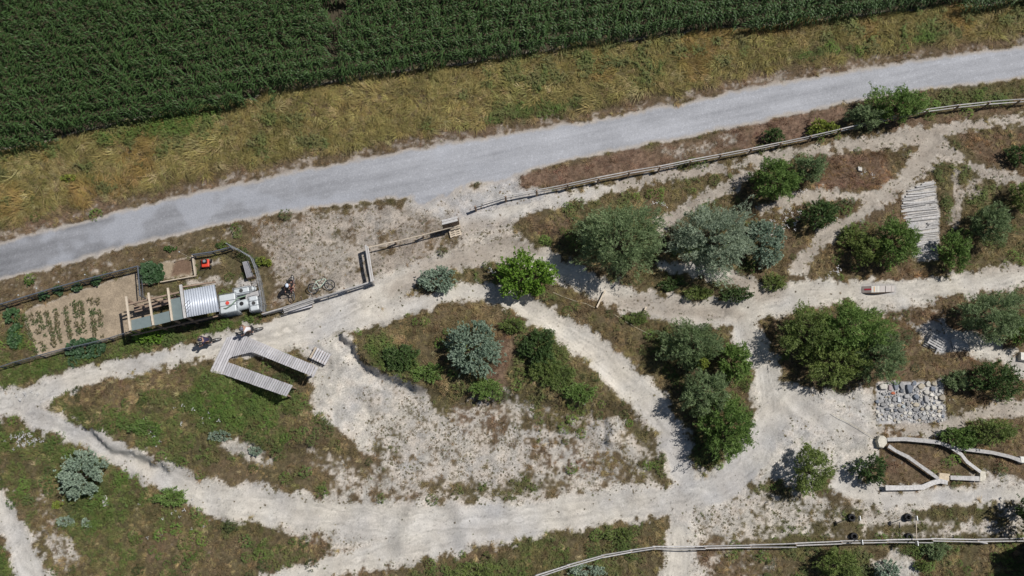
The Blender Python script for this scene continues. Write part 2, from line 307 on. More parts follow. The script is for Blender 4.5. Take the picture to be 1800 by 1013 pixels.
HG = HG * (1 - .85 * sstep(-.3, .5, sdf_poly([(1540, 668), (1665, 668), (1670, 748), (1540, 748)])))
def hz(x, y): return samp(HG, np.asarray(x, float), np.asarray(y, float))
def g(px, py, z=0.0):
    """world point z metres above the ground, seen at a photo pixel"""
    zz = z
    for _ in range(4):
        x, y = flat(px, py, zz); zz = float(hz(np.array([x]), np.array([y]))[0]) + z
    return Vector((float(x), float(y), zz))

# ------------------------------------------------------------------ materials
def lum(c): return (c[0], c[1], c[2], 1)
MATS = {}
def mat(name, color, rough=.8, var=.25, scale=6., metal=0., bump=.0, objvar=0., objcol=False, attr=None, inst=False, trans=0., stretch=None, spec=.3, dark=None):
    if name in MATS: return MATS[name]
    m = bpy.data.materials.new(name); m.use_nodes = True; n = m.node_tree.nodes; l = m.node_tree.links
    b = n['Principled BSDF']; b.inputs['Roughness'].default_value = rough; b.inputs['Metallic'].default_value = metal
    b.inputs['Specular IOR Level'].default_value = spec
    tc = n.new('ShaderNodeTexCoord'); vec = tc.outputs['Object']
    if stretch:
        mp = n.new('ShaderNodeMapping'); mp.inputs['Scale'].default_value = stretch; l.new(vec, mp.inputs[0]); vec = mp.outputs[0]
    nz = n.new('ShaderNodeTexNoise'); nz.inputs['Scale'].default_value = scale; nz.inputs['Detail'].default_value = 5; nz.inputs['Roughness'].default_value = .65
    l.new(vec, nz.inputs['Vector'])
    mr = n.new('ShaderNodeMapRange'); mr.inputs[1].default_value = .25; mr.inputs[2].default_value = .75
    mr.inputs[3].default_value = 1 - var; mr.inputs[4].default_value = 1 + var; l.new(nz.outputs[0], mr.inputs[0])
    src = None
    if objcol: oi = n.new('ShaderNodeObjectInfo'); src = oi.outputs['Color']
    elif inst: at = n.new('ShaderNodeAttribute'); at.attribute_type = 'INSTANCER'; at.attribute_name = 'tint'; src = at.outputs['Color']
    elif attr: at = n.new('ShaderNodeAttribute'); at.attribute_name = attr; src = at.outputs['Color']
    mul = n.new('ShaderNodeVectorMath'); mul.operation = 'SCALE'
    if src is not None: l.new(src, mul.inputs[0])
    else: mul.inputs[0].default_value = color[:3]
    fac = mr.outputs[0]
    if objvar:
        oi = n.new('ShaderNodeObjectInfo'); m2 = n.new('ShaderNodeMapRange'); m2.inputs[3].default_value = 1 - objvar; m2.inputs[4].default_value = 1 + objvar
        l.new(oi.outputs['Random'], m2.inputs[0]); mm = n.new('ShaderNodeMath'); mm.operation = 'MULTIPLY'
        l.new(fac, mm.inputs[0]); l.new(m2.outputs[0], mm.inputs[1]); fac = mm.outputs[0]
    l.new(fac, mul.inputs['Scale']); l.new(mul.outputs[0], b.inputs['Base Color'])
    if bump:
        bp = n.new('ShaderNodeBump'); bp.inputs['Strength'].default_value = bump; bp.inputs['Distance'].default_value = .02
        l.new(nz.outputs[0], bp.inputs['Height']); l.new(bp.outputs[0], b.inputs['Normal'])
    if trans:
        out = n['Material Output']; tr = n.new('ShaderNodeBsdfTranslucent'); mx = n.new('ShaderNodeMixShader'); mx.inputs[0].default_value = trans
        l.new(mul.outputs[0], tr.inputs[0]); l.new(b.outputs[0], mx.inputs[1]); l.new(tr.outputs[0], mx.inputs[2]); l.new(mx.outputs[0], out.inputs[0])
    MATS[name] = m; return m
WOOD = mat('weathered_wood', (.42, .41, .40), .85, .22, 5, objvar=.2, bump=.3)
WOODP = mat('weathered_planks', (.53, .52, .535), .8, .16, 4, objvar=.14, bump=.3)
WOODB = mat('brown_timber', (.27, .20, .15), .85, .3, 5, objvar=.15, bump=.3)
WOODL = mat('pale_timber', (.50, .43, .34), .85, .22, 5, objvar=.12, bump=.3)
LOGM = mat('bleached_logs', (.43, .42, .41), .9, .35, 9, objvar=.25, bump=.6)
BLACK = mat('black_rubber', (.018, .018, .02), .7, .2, 8)
DARKM = mat('dark_metal', (.05, .05, .055), .5, .2, 8, metal=.6)
GALV = mat('galvanised_metal', (.42, .44, .46), .45, .15, 8, metal=.7)
PIPE = mat('grey_plastic_pipe', (.10, .115, .14), .5, .15, 8)
STONE = mat('natural_stone', None, .85, .28, 9, objcol=True, bump=.6)
BARK = mat('bark', (.12, .095, .07), .9, .3, 8)
LEAF = mat('foliage', None, .55, .12, 3, attr='tint', trans=.3, spec=.35)
INST = mat('ground_plants', None, .7, .12, 3, inst=True, trans=.18, spec=.2)
MAIZE = mat('maize_leaves', None, .5, .10, 3, attr='tint', trans=.2, spec=.28)
WHITEP = mat('white_plastic', (.50, .54, .56), .4, .08, 4, spec=.4)

gm = bpy.data.materials.new('ground_surface'); gm.use_nodes = True; n = gm.node_tree.nodes; l = gm.node_tree.links; b = n['Principled BSDF']
b.inputs['Roughness'].default_value = .95; b.inputs['Specular IOR Level'].default_value = .12
at = n.new('ShaderNodeAttribute'); at.attribute_name = 'albedo'
geo = n.new('ShaderNodeTexCoord')
def gn(scale, det, lo, hi, a, bb):
    z = n.new('ShaderNodeTexNoise'); z.inputs['Scale'].default_value = scale; z.inputs['Detail'].default_value = det; z.inputs['Roughness'].default_value = .7
    l.new(geo.outputs['Object'], z.inputs['Vector']); q = n.new('ShaderNodeMapRange'); q.inputs[1].default_value = lo; q.inputs[2].default_value = hi
    q.inputs[3].default_value = a; q.inputs[4].default_value = bb; l.new(z.outputs[0], q.inputs[0]); return z, q
z1, q1 = gn(9, 6, .3, .7, .70, 1.24); z2, q2 = gn(1.4, 4, .3, .7, .9, 1.1); z3, q3 = gn(28, 2, .35, .65, .74, 1.2)
m1 = n.new('ShaderNodeMath'); m1.operation = 'MULTIPLY'; l.new(q1.outputs[0], m1.inputs[0]); l.new(q2.outputs[0], m1.inputs[1])
m2 = n.new('ShaderNodeMath'); m2.operation = 'MULTIPLY'; l.new(m1.outputs[0], m2.inputs[0]); l.new(q3.outputs[0], m2.inputs[1])
m3 = n.new('ShaderNodeMapRange'); m3.inputs[3].default_value = 1; atv = n.new('ShaderNodeAttribute'); atv.attribute_name = 'speckle'
mx = n.new('ShaderNodeMix'); mx.data_type = 'FLOAT'; mx.inputs[2].default_value = 1; l.new(atv.outputs['Fac'], mx.inputs[0]); l.new(m2.outputs[0], mx.inputs[3])
vm = n.new('ShaderNodeVectorMath'); vm.operation = 'SCALE'; l.new(at.outputs['Color'], vm.inputs[0]); l.new(mx.outputs[0], vm.inputs['Scale'])
l.new(vm.outputs[0], b.inputs['Base Color'])
bp = n.new('ShaderNodeBump'); bp.inputs['Strength'].default_value = .55; bp.inputs['Distance'].default_value = .05
l.new(z1.outputs[0], bp.inputs['Height']); l.new(bp.outputs[0], b.inputs['Normal'])

# ------------------------------------------------------------------ object helpers
def tag(o, label=None, cat=None, group=None, kind=None):
    if label: o['label'] = label
    if cat: o['category'] = cat
    if group: o['group'] = group
    if kind: o['kind'] = kind
    return o
def empty(name, loc, label, cat, group=None, rz=0):
    o = bpy.data.objects.new(name, None); col.objects.link(o); o.location = loc; o.rotation_euler.z = rz
    o.empty_display_size = .2
    return tag(o, label, cat, group)
def link_mesh(name, me, parent=None, m=None):
    if m is not None: me.materials.append(m)
    o = bpy.data.objects.new(name, me); col.objects.link(o)
    if parent is not None: o.parent = parent
    return o
class MB:
    def __init__(s): s.v = []; s.f = []
    def add(s, vs, fs):
        k = len(s.v); s.v += [tuple(p) for p in vs]; s.f += [tuple(i + k for i in f) for f in fs]; return s
    def beam(s, a, b, wd, ht, up=(0, 0, 1)):
        a = Vector(a); b = Vector(b); d = (b - a).normalized(); up = Vector(up)
        if abs(d.dot(up)) > .95: up = Vector((0, 1, 0))
        x = d.cross(up).normalized(); u = x.cross(d).normalized()
        P = []
        for e in (a, b):
            for i, j in ((-1, -1), (1, -1), (1, 1), (-1, 1)): P.append(e + x * wd / 2 * i + u * ht / 2 * j)
        return s.add(P, [(0, 1, 2, 3), (7, 6, 5, 4), (0, 4, 5, 1), (1, 5, 6, 2), (2, 6, 7, 3), (3, 7, 4, 0)])
    def tube(s, pts, rs, n=6, cap=True, jit=0):
        pts = [Vector(p) for p in pts]
        if not hasattr(rs, '__len__'): rs = [rs] * len(pts)
        V = []; F = []
        for i, p in enumerate(pts):
            d = (pts[min(i + 1, len(pts) - 1)] - pts[max(i - 1, 0)]).normalized()
            up = Vector((0, 0, 1)) if abs(d.z) < .9 else Vector((0, 1, 0))
            x = d.cross(up).normalized(); u = x.cross(d)
            for k in range(n):
                a = 2 * math.pi * k / n; r = rs[i] * (1 + random.uniform(-jit, jit)); V.append(p + (x * math.cos(a) + u * math.sin(a)) * r)
        for i in range(len(pts) - 1):
            for k in range(n): F.append((i * n + k, i * n + (k + 1) % n, (i + 1) * n + (k + 1) % n, (i + 1) * n + k))
        if cap: F.append(tuple(range(n - 1, -1, -1))); F.append(tuple((len(pts) - 1) * n + k for k in range(n)))
        return s.add(V, F)
    def torus(s, c, axis, Rr, r, n=20, m=6):
        axis = Vector(axis).normalized(); up = Vector((0, 0, 1)) if abs(axis.z) < .9 else Vector((1, 0, 0))
        x = axis.cross(up).normalized(); y = axis.cross(x); V = []; F = []; c = Vector(c)
        for i in range(n):
            a = 2 * math.pi * i / n; rad = x * math.cos(a) + y * math.sin(a)
            for j in range(m):
                bb = 2 * math.pi * j / m; V.append(c + rad * (Rr + r * math.cos(bb)) + axis * r * math.sin(bb))
        for i in range(n):
            for j in range(m): F.append((i * m + j, ((i + 1) % n) * m + j, ((i + 1) % n) * m + (j + 1) % m, i * m + (j + 1) % m))
        return s.add(V, F)
    def blob(s, c, r, n=10, m=6, sq=1.0, z0=-1.0):
        V = []; F = []; c = Vector(c); rx, ry, rz = r
        for i in range(m + 1):
            t = z0 + (1 - z0) * i / m; th = math.asin(max(-1, min(1, t)))
            for k in range(n):
                a = 2 * math.pi * k / n; cc = max(math.cos(th), .02)
                V.append(c + Vector((rx * cc * math.cos(a), ry * cc * math.sin(a), rz * math.sin(th))))
        for i in range(m):
            for k in range(n): F.append((i * n + k, i * n + (k + 1) % n, (i + 1) * n + (k + 1) % n, (i + 1) * n + k))
        F.append(tuple(range(n - 1, -1, -1))); F.append(tuple(m * n + k for k in range(n)))
        return s.add(V, F)
    def box(s, c, sz, rz=0, bev=0):
        c = Vector(c); x, y, z = [q / 2 for q in sz]; cr, sr = math.cos(rz), math.sin(rz)
        P = [c + Vector((i * x * cr - j * y * sr, i * x * sr + j * y * cr, k * z)) for k in (-1, 1) for i, j in ((-1, -1), (1, -1), (1, 1), (-1, 1))]
        return s.add(P, [(3, 2, 1, 0), (4, 5, 6, 7), (0, 1, 5, 4), (1, 2, 6, 5), (2, 3, 7, 6), (3, 0, 4, 7)])
    def build(s, name, m, parent=None, smooth=False, loc=None, bevel=0):
        off = Vector(parent.location) if parent is not None else (Vector(loc) if loc is not None else Vector((0, 0, 0)))
        if parent is not None and parent.parent is not None: off = off + parent.parent.location
        me = bpy.data.meshes.new(name); me.from_pydata([tuple(Vector(p) - off) for p in s.v], [], s.f)
        if smooth: me.polygons.foreach_set('use_smooth', [True] * len(me.polygons))
        o = link_mesh(name, me, parent, m)
        if parent is None: o.location = off
        if bevel:
            md = o.modifiers.new('bevel', 'BEVEL'); md.width = bevel; md.segments = 2
        return o
def np_mesh(name, V, F, tint=None, m=None, parent=None, smooth=False):
    """V (n,3), F (k,3) or (k,4)"""
    me = bpy.data.meshes.new(name); V = np.asarray(V, np.float32); F = np.asarray(F, np.int32); k = F.shape[1]
    me.vertices.add(len(V)); me.vertices.foreach_set('co', V.ravel())
    me.loops.add(F.size); me.loops.foreach_set('vertex_index', F.ravel())
    me.polygons.add(len(F)); me.polygons.foreach_set('loop_start', np.arange(0, F.size, k, dtype=np.int32))
    if smooth: me.polygons.foreach_set('use_smooth', np.ones(len(F), bool))
    if tint is not None:
        a = me.attributes.new('tint', 'FLOAT_COLOR', 'POINT'); c = np.ones((len(V), 4), np.float32); c[:, :3] = tint; a.data.foreach_set('color', c.ravel())
    me.update(calc_edges=True)
    return link_mesh(name, me, parent, m)

# ------------------------------------------------------------------ the ground sheet, cut into ground / road / path / soil
def axis(a, b, s, far):
    core = np.arange(a, b + s / 2, s); out = []; d = s; p = b
    while p < far: d *= 1.45; p += d; out.append(p)
    lo = []; d = s; p = a
    while p > -far: d *= 1.45; p -= d; lo.append(p)
    return np.concatenate([lo[::-1], core, out])
gx = axis(-36.5, 36.5, .08, 500); gy = axis(-6.8, 34.0, .08, 500)
X, Y = np.meshgrid(gx, gy); f = fields(X, Y)
Z = hz(X, Y) + (fbm(X, Y, .35, 60, 2) - .5) * .03 * (1 - f['road']) + f['veg'] * .01 - np.clip(sstep(-.2, .3, f['pd']), 0, 1) * 0
def C3(c): return np.array(c)[None, None, :]
def mixc(a, b, t): return a * (1 - t[..., None]) + b * t[..., None]
nA = fbm(X, Y, .9, 300, 4); nB = fbm(X, Y, 2.8, 330, 3); nC = vnoise(X, Y, .12, 350)
nD = fbm(X, Y, .5, 360, 4); nE_ = vnoise(X, Y, .22, 372)
inp = sstep(-.15, .3, f['pd']); off = 1 - inp
chalk = mixc(C3((.535, .505, .445)) + 0 * X[..., None], C3((.40, .40, .405)), np.clip(f['grey'] + (nB - .5) * 1.1 + (nA - .5) * .7 * off, 0, 1))
chalk = mixc(chalk, C3((.37, .325, .275)), off * np.clip(.05 + .85 * np.clip(f['cover'], 0, .7) + (nD - .5) * 1.5, 0, .85))
chalk = mixc(chalk, C3((.285, .245, .205)), np.clip(f['tan'] + (nA - .5) * .5 * (f['tan'] > .05), 0, 1))
chalk = chalk * (1 + (sstep(.3, .7, nD) - .5) * (.12 + .26 * off))[..., None] * (1 + (nE_ - .5) * (.05 + .22 * off))[..., None]
# wheel ruts follow the tracks
rut = vnoise(f['pd'] * 7.5 + 3 * nB, (X - Y) * .22, 1.0, 610) * .6 + vnoise(f['pd'] * 17 + 4 * nB, (X + Y) * .3, 1.0, 612) * .4
chalk = chalk * (1 + inp * (rut - .5) * .34)[..., None]
for d0, fr, sg in ((.25, .35, 21), (.5, .5, 22), (.72, .3, 23), (.95, .6, 24), (1.2, .4, 25), (1.5, .45, 26)):
    wv_ = d0 + (vnoise(X, Y, 2.4 / fr * .5, 700 + sg) - .5) * .8; ln = np.exp(-((f['pd'] - wv_) / .055) ** 2) * sstep(.4, .6, vnoise(X, Y, 1.8, 720 + sg))
    chalk = chalk * (1 - .13 * ln * inp)[..., None]
    ln = np.exp(-((f['pd'] - wv_ - .12) / .05) ** 2) * sstep(.4, .6, vnoise(X, Y, 1.8, 720 + sg)); chalk = chalk * (1 + .07 * ln * inp)[..., None]
# fine dark litter and dust speckles on bare ground
sp_ = (_hash(np.floor(X / .08), np.floor(Y / .08), 5) > .985 - .45 * np.clip(f['cover'], 0, .5)) & (vnoise(X, Y, .9, 377) > .35)
chalk = chalk * np.where(sp_, .72, 1.0)[..., None]
lit = mixc(C3((.105, .082, .048)) + 0 * X[..., None], C3((.155, .105, .075)), f['red'])
lit = mixc(lit, C3((.055, .062, .026)), f['green']) * (.6 + .8 * nC * nD * 2)[..., None]
# edge of cover is dusty
c = mixc(chalk, lit, f['veg'] * sstep(-.02, .22, f['cover'] * 1.06 - (.20 + f['m'] * .72) + .06))
# gravel road: pale worn wheel lines along the road, darker damp blotches
u = X * .975 + Y * .22; v = -X * .22 + Y * .975
edge = np.clip(f['rd'] / 1.0, 0, 1)
streak = fbm(u * .12, v + 0 * u, .45, 500, 3)
streak2 = fbm(u * .05, v, .2, 540, 2)
road = C3((.262, .270, .290)) * (.44 + .44 * streak + .28 * streak2 + .22 * (nB - .5) + .12 * (nC - .5) + .10 * (nD - .5) + .50 * sstep(-32, 6, X))[..., None]
road = road * np.where(_hash(np.floor(X / .08), np.floor(Y / .08), 9) > .97, 1.22, 1.0)[..., None]
road = mixc(road, C3((.33, .345, .38)), np.clip(sstep(.58, .72, fbm(X, Y, 2.2, 520, 3)) * sstep(10, -20, X) * .9, 0, 1) * .8)
road = mixc(road, C3((.27, .28, .31)), sstep(1.3, .2, np.hypot((X + 27.5) / 1.2, (Y - 17.3) / .6)) * .35)
road = mixc(C3((.36, .33, .30)) + 0 * X[..., None], road, sstep(0, .3, edge))
c = mixc(c, road, f['road'])
soil = mixc(C3((.32, .26, .19)) + 0 * X[..., None], C3((.17, .115, .08)), f['dsoil']) * (.7 + .35 * nA + .25 * nE_)[..., None]
c = mixc(c, soil, f['soil'])
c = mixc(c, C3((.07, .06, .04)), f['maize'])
speck = np.clip(1 - .5 * f['road'] - .55 * inp, 0, 1)
zone = np.zeros(X.shape, int); zone[f['pathw'] > .5] = 2; zone[f['road'] > .5] = 1; zone[(f['soil'] > .5)] = 3; zone[(f['maize'] > .5)] = 4
ny, nx = X.shape
idx = np.arange(ny * nx).reshape(ny, nx)
quads = np.stack([idx[:-1, :-1], idx[:-1, 1:], idx[1:, 1:], idx[1:, :-1]], -1).reshape(-1, 4)
qz = zone[:-1, :-1].reshape(-1)
Vall = np.stack([X.ravel(), Y.ravel(), Z.ravel()], 1); Call = c.reshape(-1, 3); Sall = speck.ravel()
for zi, nm in enumerate(('ground', 'gravel_road', 'chalk_path', 'garden_soil', 'field_soil')):
    q = quads[qz == zi]; used, inv = np.unique(q, return_inverse=True)
    o = np_mesh(nm, Vall[used], inv.reshape(-1, 4), m=gm, smooth=True); me = o.data
    a = me.attributes.new('albedo', 'FLOAT_COLOR', 'POINT'); cc = np.ones((len(used), 4), np.float32); cc[:, :3] = Call[used]; a.data.foreach_set('color', cc.ravel())
    a = me.attributes.new('speckle', 'FLOAT', 'POINT'); a.data.foreach_set('value', Sall[used].astype(np.float32))
    o['kind'] = 'structure'

# ------------------------------------------------------------------ small ground plants as instanced stuff
def strip(V, F, base, d, L, wd, droop, seg=2, curl=0.):
    """a blade or leaf strip; returns appended lists"""
    d = Vector(d).normalized(); side = d.cross(Vector((0, 0, 1)))
    side = side.normalized() if side.length > .05 else Vector((1, 0, 0))
    p = Vector(base); k = len(V); dd = d.copy()
    for i in range(seg + 1):
        t = i / seg; ww = wd * (1 - t ** 1.6) * (0.6 + 1.6 * t if t < .25 else 1.0)
        if i < seg: V.append(p - side * ww / 2); V.append(p + side * ww / 2)
        else: V.append(p.copy())
        dd = (dd + Vector((0, 0, -droop / seg))).normalized(); p = p + dd * L / seg
    for i in range(seg - 1): a = k + 2 * i; F.append((a, a + 1, a + 3)); F.append((a, a + 3, a + 2))
    a = k + 2 * (seg - 1); F.append((a, a + 1, a + 2))
def proto(fn, nm, k=3):
    c = bpy.data.collections.new(nm)
    for i in range(k):
        V, F = [], []; fn(V, F)
        me = bpy.data.meshes.new(nm); me.from_pydata([tuple(p) for p in V], [], F); me.materials.append(INST)
        o = bpy.data.objects.new(nm, me); c.objects.link(o)
    return c
def p_grass(V, F):
    for i in range(11):
        a = random.uniform(0, 6.28); r = random.uniform(0, .06); t = random.uniform(.15, 1.1)
        strip(V, F, (r * math.cos(a), r * math.sin(a), 0), (math.cos(a) * t, math.sin(a) * t, 1), random.uniform(.12, .26), .022, random.uniform(.2, 1.0))
def p_long(V, F):
    for i in range(18):
        a = random.gauss(0, .45); r = random.uniform(0, .12); b = random.uniform(0, 6.28); t = random.uniform(.3, 1.6)
        strip(V, F, (r * math.cos(b), r * math.sin(b), 0), (math.cos(a) * t, math.sin(a) * t, 1), random.uniform(.35, .75), .026, random.uniform(.5, 1.5), 3)
def p_weed(V, F):
    for s in range(7):
        a = random.uniform(0, 6.28); t = random.uniform(.1, .9); base = Vector((random.uniform(-.07, .07), random.uniform(-.07, .07), 0))
        d = Vector((math.cos(a) * t, math.sin(a) * t, 1)).normalized(); L = random.uniform(.12, .3)
        for k in range(4):
            p = base + d * L * (k + 1) / 4; b = random.uniform(0, 6.28)
            strip(V, F, p, (math.cos(b), math.sin(b), .35), random.uniform(.06, .11), .045, .6)
def p_herb(V, F):
    for s in range(46):
        a = random.uniform(0, 6.28); q = random.uniform(0, 1) ** .5; e = .34 * q; z = .36 * math.sqrt(max(0, 1 - q * q)) * random.uniform(.75, 1.15) + .04
        for k in range(3):
            b = a + random.uniform(-1.2, 1.2); strip(V, F, (e * math.cos(a), e * math.sin(a), z - .05 * k), (math.cos(b), math.sin(b), random.uniform(.1, 1.0)), random.uniform(.07, .13), .034, .7)
def p_rosette(V, F):
    for i in range(8):
        a = i * .78 + random.uniform(-.35, .35)
        strip(V, F, (0, 0, .012), (math.cos(a), math.sin(a), random.uniform(.15, .8)), random.uniform(.05, .1), .04, .5)
def p_pebble(V, F):
    k = len(V); r = random.uniform(.025, .04)
    ring = [(r * random.uniform(.8, 1.2) * math.cos(t), r * random.uniform(.7, 1.1) * math.sin(t)) for t in [i * 6.283 / 6 for i in range(6)]]
    for (x, y) in ring: V.append(Vector((x, y, -.01)))
    for (x, y) in ring: V.append(Vector((x * .7, y * .7, r * .8)))
    for i in range(6): j = (i + 1) % 6; F.append((k + i, k + j, k + 6 + j, k + 6 + i))
    F.append(tuple(k + 6 + i for i in range(6)))
def p_flower(V, F):
    for i in range(5):
        x, y, z = random.uniform(-.1, .1), random.uniform(-.1, .1), random.uniform(.2, .4)
        k = len(V)
        for t in range(6): V.append(Vector((x + .03 * math.cos(t * 1.047), y + .03 * math.sin(t * 1.047), z + .004 * (t % 2))))
        F.append(tuple(k + t for t in range(6)))
def scatter(name, pts, rot, scl, tint, coll, label, cat='grass'):
    n_ = len(pts); me = bpy.data.meshes.new(name); me.vertices.add(n_); me.vertices.foreach_set('co', np.asarray(pts, np.float32).ravel())
    def at_(nm, ty, arr, key):
        a = me.attributes.new(nm, ty, 'POINT'); a.data.foreach_set(key, np.asarray(arr, np.float32 if ty != 'INT' else np.int32).ravel())
    at_('rot', 'FLOAT_VECTOR', rot, 'vector'); at_('scl', 'FLOAT', scl, 'value')
    t4 = np.ones((n_, 4)); t4[:, :3] = tint; at_('tint', 'FLOAT_COLOR', t4, 'color')
    at_('pick', 'INT', RNG.integers(0, len(coll.objects), n_), 'value')
    o = link_mesh(name, me); tag(o, label, cat, kind='stuff')
    gt = bpy.data.node_groups.new('scatter', 'GeometryNodeTree')
    gt.interface.new_socket('Geometry', in_out='INPUT', socket_type='NodeSocketGeometry'); gt.interface.new_socket('Geometry', in_out='OUTPUT', socket_type='NodeSocketGeometry')
    N = gt.nodes; L = gt.links; gi = N.new('NodeGroupInput'); go = N.new('NodeGroupOutput')
    ip = N.new('GeometryNodeInstanceOnPoints'); ci = N.new('GeometryNodeCollectionInfo'); ci.inputs['Collection'].default_value = coll
    ci.inputs['Separate Children'].default_value = True; ci.inputs['Reset Children'].default_value = True
    ip.inputs['Pick Instance'].default_value = True
    def na(nm, ty):
        q = N.new('GeometryNodeInputNamedAttribute'); q.data_type = ty; q.inputs['Name'].default_value = nm; return q.outputs['Attribute']
    L.new(gi.outputs[0], ip.inputs['Points']); L.new(ci.outputs[0], ip.inputs['Instance']); L.new(na('pick', 'INT'), ip.inputs['Instance Index'])
    L.new(na('rot', 'FLOAT_VECTOR'), ip.inputs['Rotation']); L.new(na('scl', 'FLOAT'), ip.inputs['Scale']); L.new(ip.outputs[0], go.inputs[0])
    md = o.modifiers.new('scatter', 'NODES'); md.node_group = gt
    return o
def cand(n_, seed):
    r = np.random.default_rng(seed); x = r.uniform(-36.3, 36.3, n_); y = r.uniform(-6.6, 33.5, n_)
    k = np.abs(x) < 31.5 + .2 * y; x = x[k]; y = y[k]
    return x, y, fields(x, y), r
def tints(a, b, t, r, jit=.22, n_=None):
    a = np.array(a); b = np.array(b); c = a[None] * (1 - t[:, None]) + b[None] * t[:, None]
    return np.clip(c * r.uniform(1 - jit, 1 + jit, (len(t), 1)) * r.uniform(.93, 1.07, (len(t), 3)), 0, 1)
# grass tufts of the meadows
GR = proto(p_grass, 'grass_tuft', 4); LG = proto(p_long, 'long_grass_tuft', 4); WE = proto(p_weed, 'weed', 4); RO = proto(p_rosette, 'rosette', 3); HB_ = proto(p_herb, 'herb', 4); PB = proto(p_pebble, 'pebble', 3); FL = proto(p_flower, 'flower', 2)
def place(x, y): return np.stack([x, y, hz(x, y)], 1)
def rots(r, n_, tilt=.15): return np.stack([r.uniform(-tilt, tilt, n_), r.uniform(-tilt, tilt, n_), r.uniform(0, 6.28, n_)], 1)
x, y, f, r = cand(150000, 1)
k = (f['veg'] > .5) & (f['maize'] < .1) & (f['road'] < .3) & (r.uniform(0, 1, len(x)) < np.clip(.25 + f['cover'] * .8, 0, 1) * (1 - .6 * (f['tall'] > .8)))
x, y = x[k], y[k]; ff = {q: f[q][k] for q in f}
gn_ = np.clip(ff['green'] + (vnoise(x, y, .5, 808) - .5) * .6, 0, 1)
dry = tints((.30, .225, .125), (.25, .15, .105), ff['red'], r); grn = tints((.20, .19, .075), (.11, .165, .04), gn_, r)
tn = (dry * (1 - gn_[:, None]) + grn * gn_[:, None]) * (.5 + .95 * vnoise(x, y, .4, 815))[:, None]
scatter('meadow_grass', place(x, y), rots(r, len(x)), r.uniform(.5, 1.15, len(x)) * (.5 + .8 * ff['tall'] + .55 * sstep(.5, .75, vnoise(x, y, .55, 812))), tn, GR, 'short dry and green grass covering the islands between the chalk tracks')
x, y, f, r = cand(150000, 2)
k = (f['tall'] > .75) & (f['road'] < .1) & (f['maize'] < .3) & (r.uniform(0, 1, len(x)) < .85)
x, y = x[k], y[k]; ff = {q: f[q][k] for q in f}
flow = fbm(x, y, 2.6, 900, 3) * 9.0 + .8; t = np.clip(fbm(x, y, 1.2, 910, 3) * 2.4 - .7, 0, 1)
tn = tints((.37, .30, .12), (.155, .17, .05), np.clip(.35 * t + ff['green'] * .75 - .05, 0, 1), r, .25)
hi = r.uniform(0, 1, len(x)) < .10 + .45 * sstep(.55, .75, fbm(x, y, .8, 921, 3)); tn[hi] = tints((.50, .42, .22), (.36, .30, .13), r.uniform(0, 1, hi.sum()), r)
red = vnoise(x, y, 3.0, 933) > .75; tn[red] = tn[red] * np.array([1.05, .90, .85])
tn = tn * (.72 + .6 * vnoise(x, y, .55, 944))[:, None]
scatter('verge_grass', place(x, y), np.stack([r.uniform(-.1, .1, len(x)), r.uniform(-.1, .1, len(x)), flow + r.normal(0, .5, len(x))], 1), r.uniform(.45, .95, len(x)) * (1 + .7 * (r.uniform(0, 1, len(x)) < .1)), tn, LG, 'long golden and olive grass lying in swirls between maize and gravel road')
x, y, f, r = cand(90000, 3)
k = (f['veg'] > .5) & (f['green'] + (vnoise(x, y, .8, 44) - .5) * .5 > .46) & (f['maize'] < .1) & (f['road'] < .1) & (f['soil'] < .3)
x, y = x[k], y[k]; ff = {q: f[q][k] for q in f}
tn = tints((.15, .15, .06), (.10, .165, .035), np.clip(ff['green'] * 1.1 - .2 + (vnoise(x, y, .7, 71) - .5) * .6, 0, 1), r, .3)
scatter('weed_cover', place(x, y), rots(r, len(x)), r.uniform(.6, 1.3, len(x)) * (.6 + .9 * ff['tall']), tn, WE, 'leafy green weeds growing in patches through the grass', 'weeds')
x, y, f, r = cand(190000, 4)
cl = vnoise(x, y, .9, 555) * .6 + vnoise(x, y, 2.8, 556) * .5
k = (f['road'] < .05) & (f['maize'] < .1) & (f['soil'] < .3) & (f['veg'] < .6) & (f['tall'] < .5) & (r.uniform(0, 1, len(x)) < np.clip((f['cover'] - .03) * 2.2, 0, .95) * np.clip(cl * 4.2 - 1.7, .05, 1) + .03 * (f['pathw'] < .95) + .10 * ((f['pd'] > -.7) & (f['pd'] < .1)))
x, y = x[k], y[k]; ff = {q: f[q][k] for q in f}
tn = tints((.20, .17, .12), (.095, .105, .055), np.clip(ff['green'] + r.uniform(-.4, .4, len(x)), 0, 1), r, .4)
scatter('chalk_weeds', place(x, y), rots(r, len(x)), .25 + 1.1 * r.uniform(0, 1, len(x)) ** 3.2, tn, RO, 'small dark weed rosettes dotted over the bare chalk', 'weeds')
x, y, f, r = cand(110000, 14)
k = (f['road'] < .05) & (f['maize'] < .1) & (f['soil'] < .3) & (f['tall'] < .5) & (f['veg'] < .8) & (r.uniform(0, 1, len(x)) < np.clip((f['cover'] - .10) * 1.3, 0, .6) * np.clip(vnoise(x, y, .7, 601) * 3 - 1.0, 0, 1))
x, y = x[k], y[k]; ff = {q: f[q][k] for q in f}
tn = tints((.27, .21, .13), (.15, .15, .07), np.clip(ff['green'] + r.uniform(-.4, .4, len(x)), 0, 1), r, .3) * (.7 + .5 * vnoise(x, y, .5, 602))[:, None]
scatter('sparse_grass', place(x, y), rots(r, len(x)), r.uniform(.3, .8, len(x)), tn, GR, 'thin dry grass tufts fringing the bare chalk', 'grass')
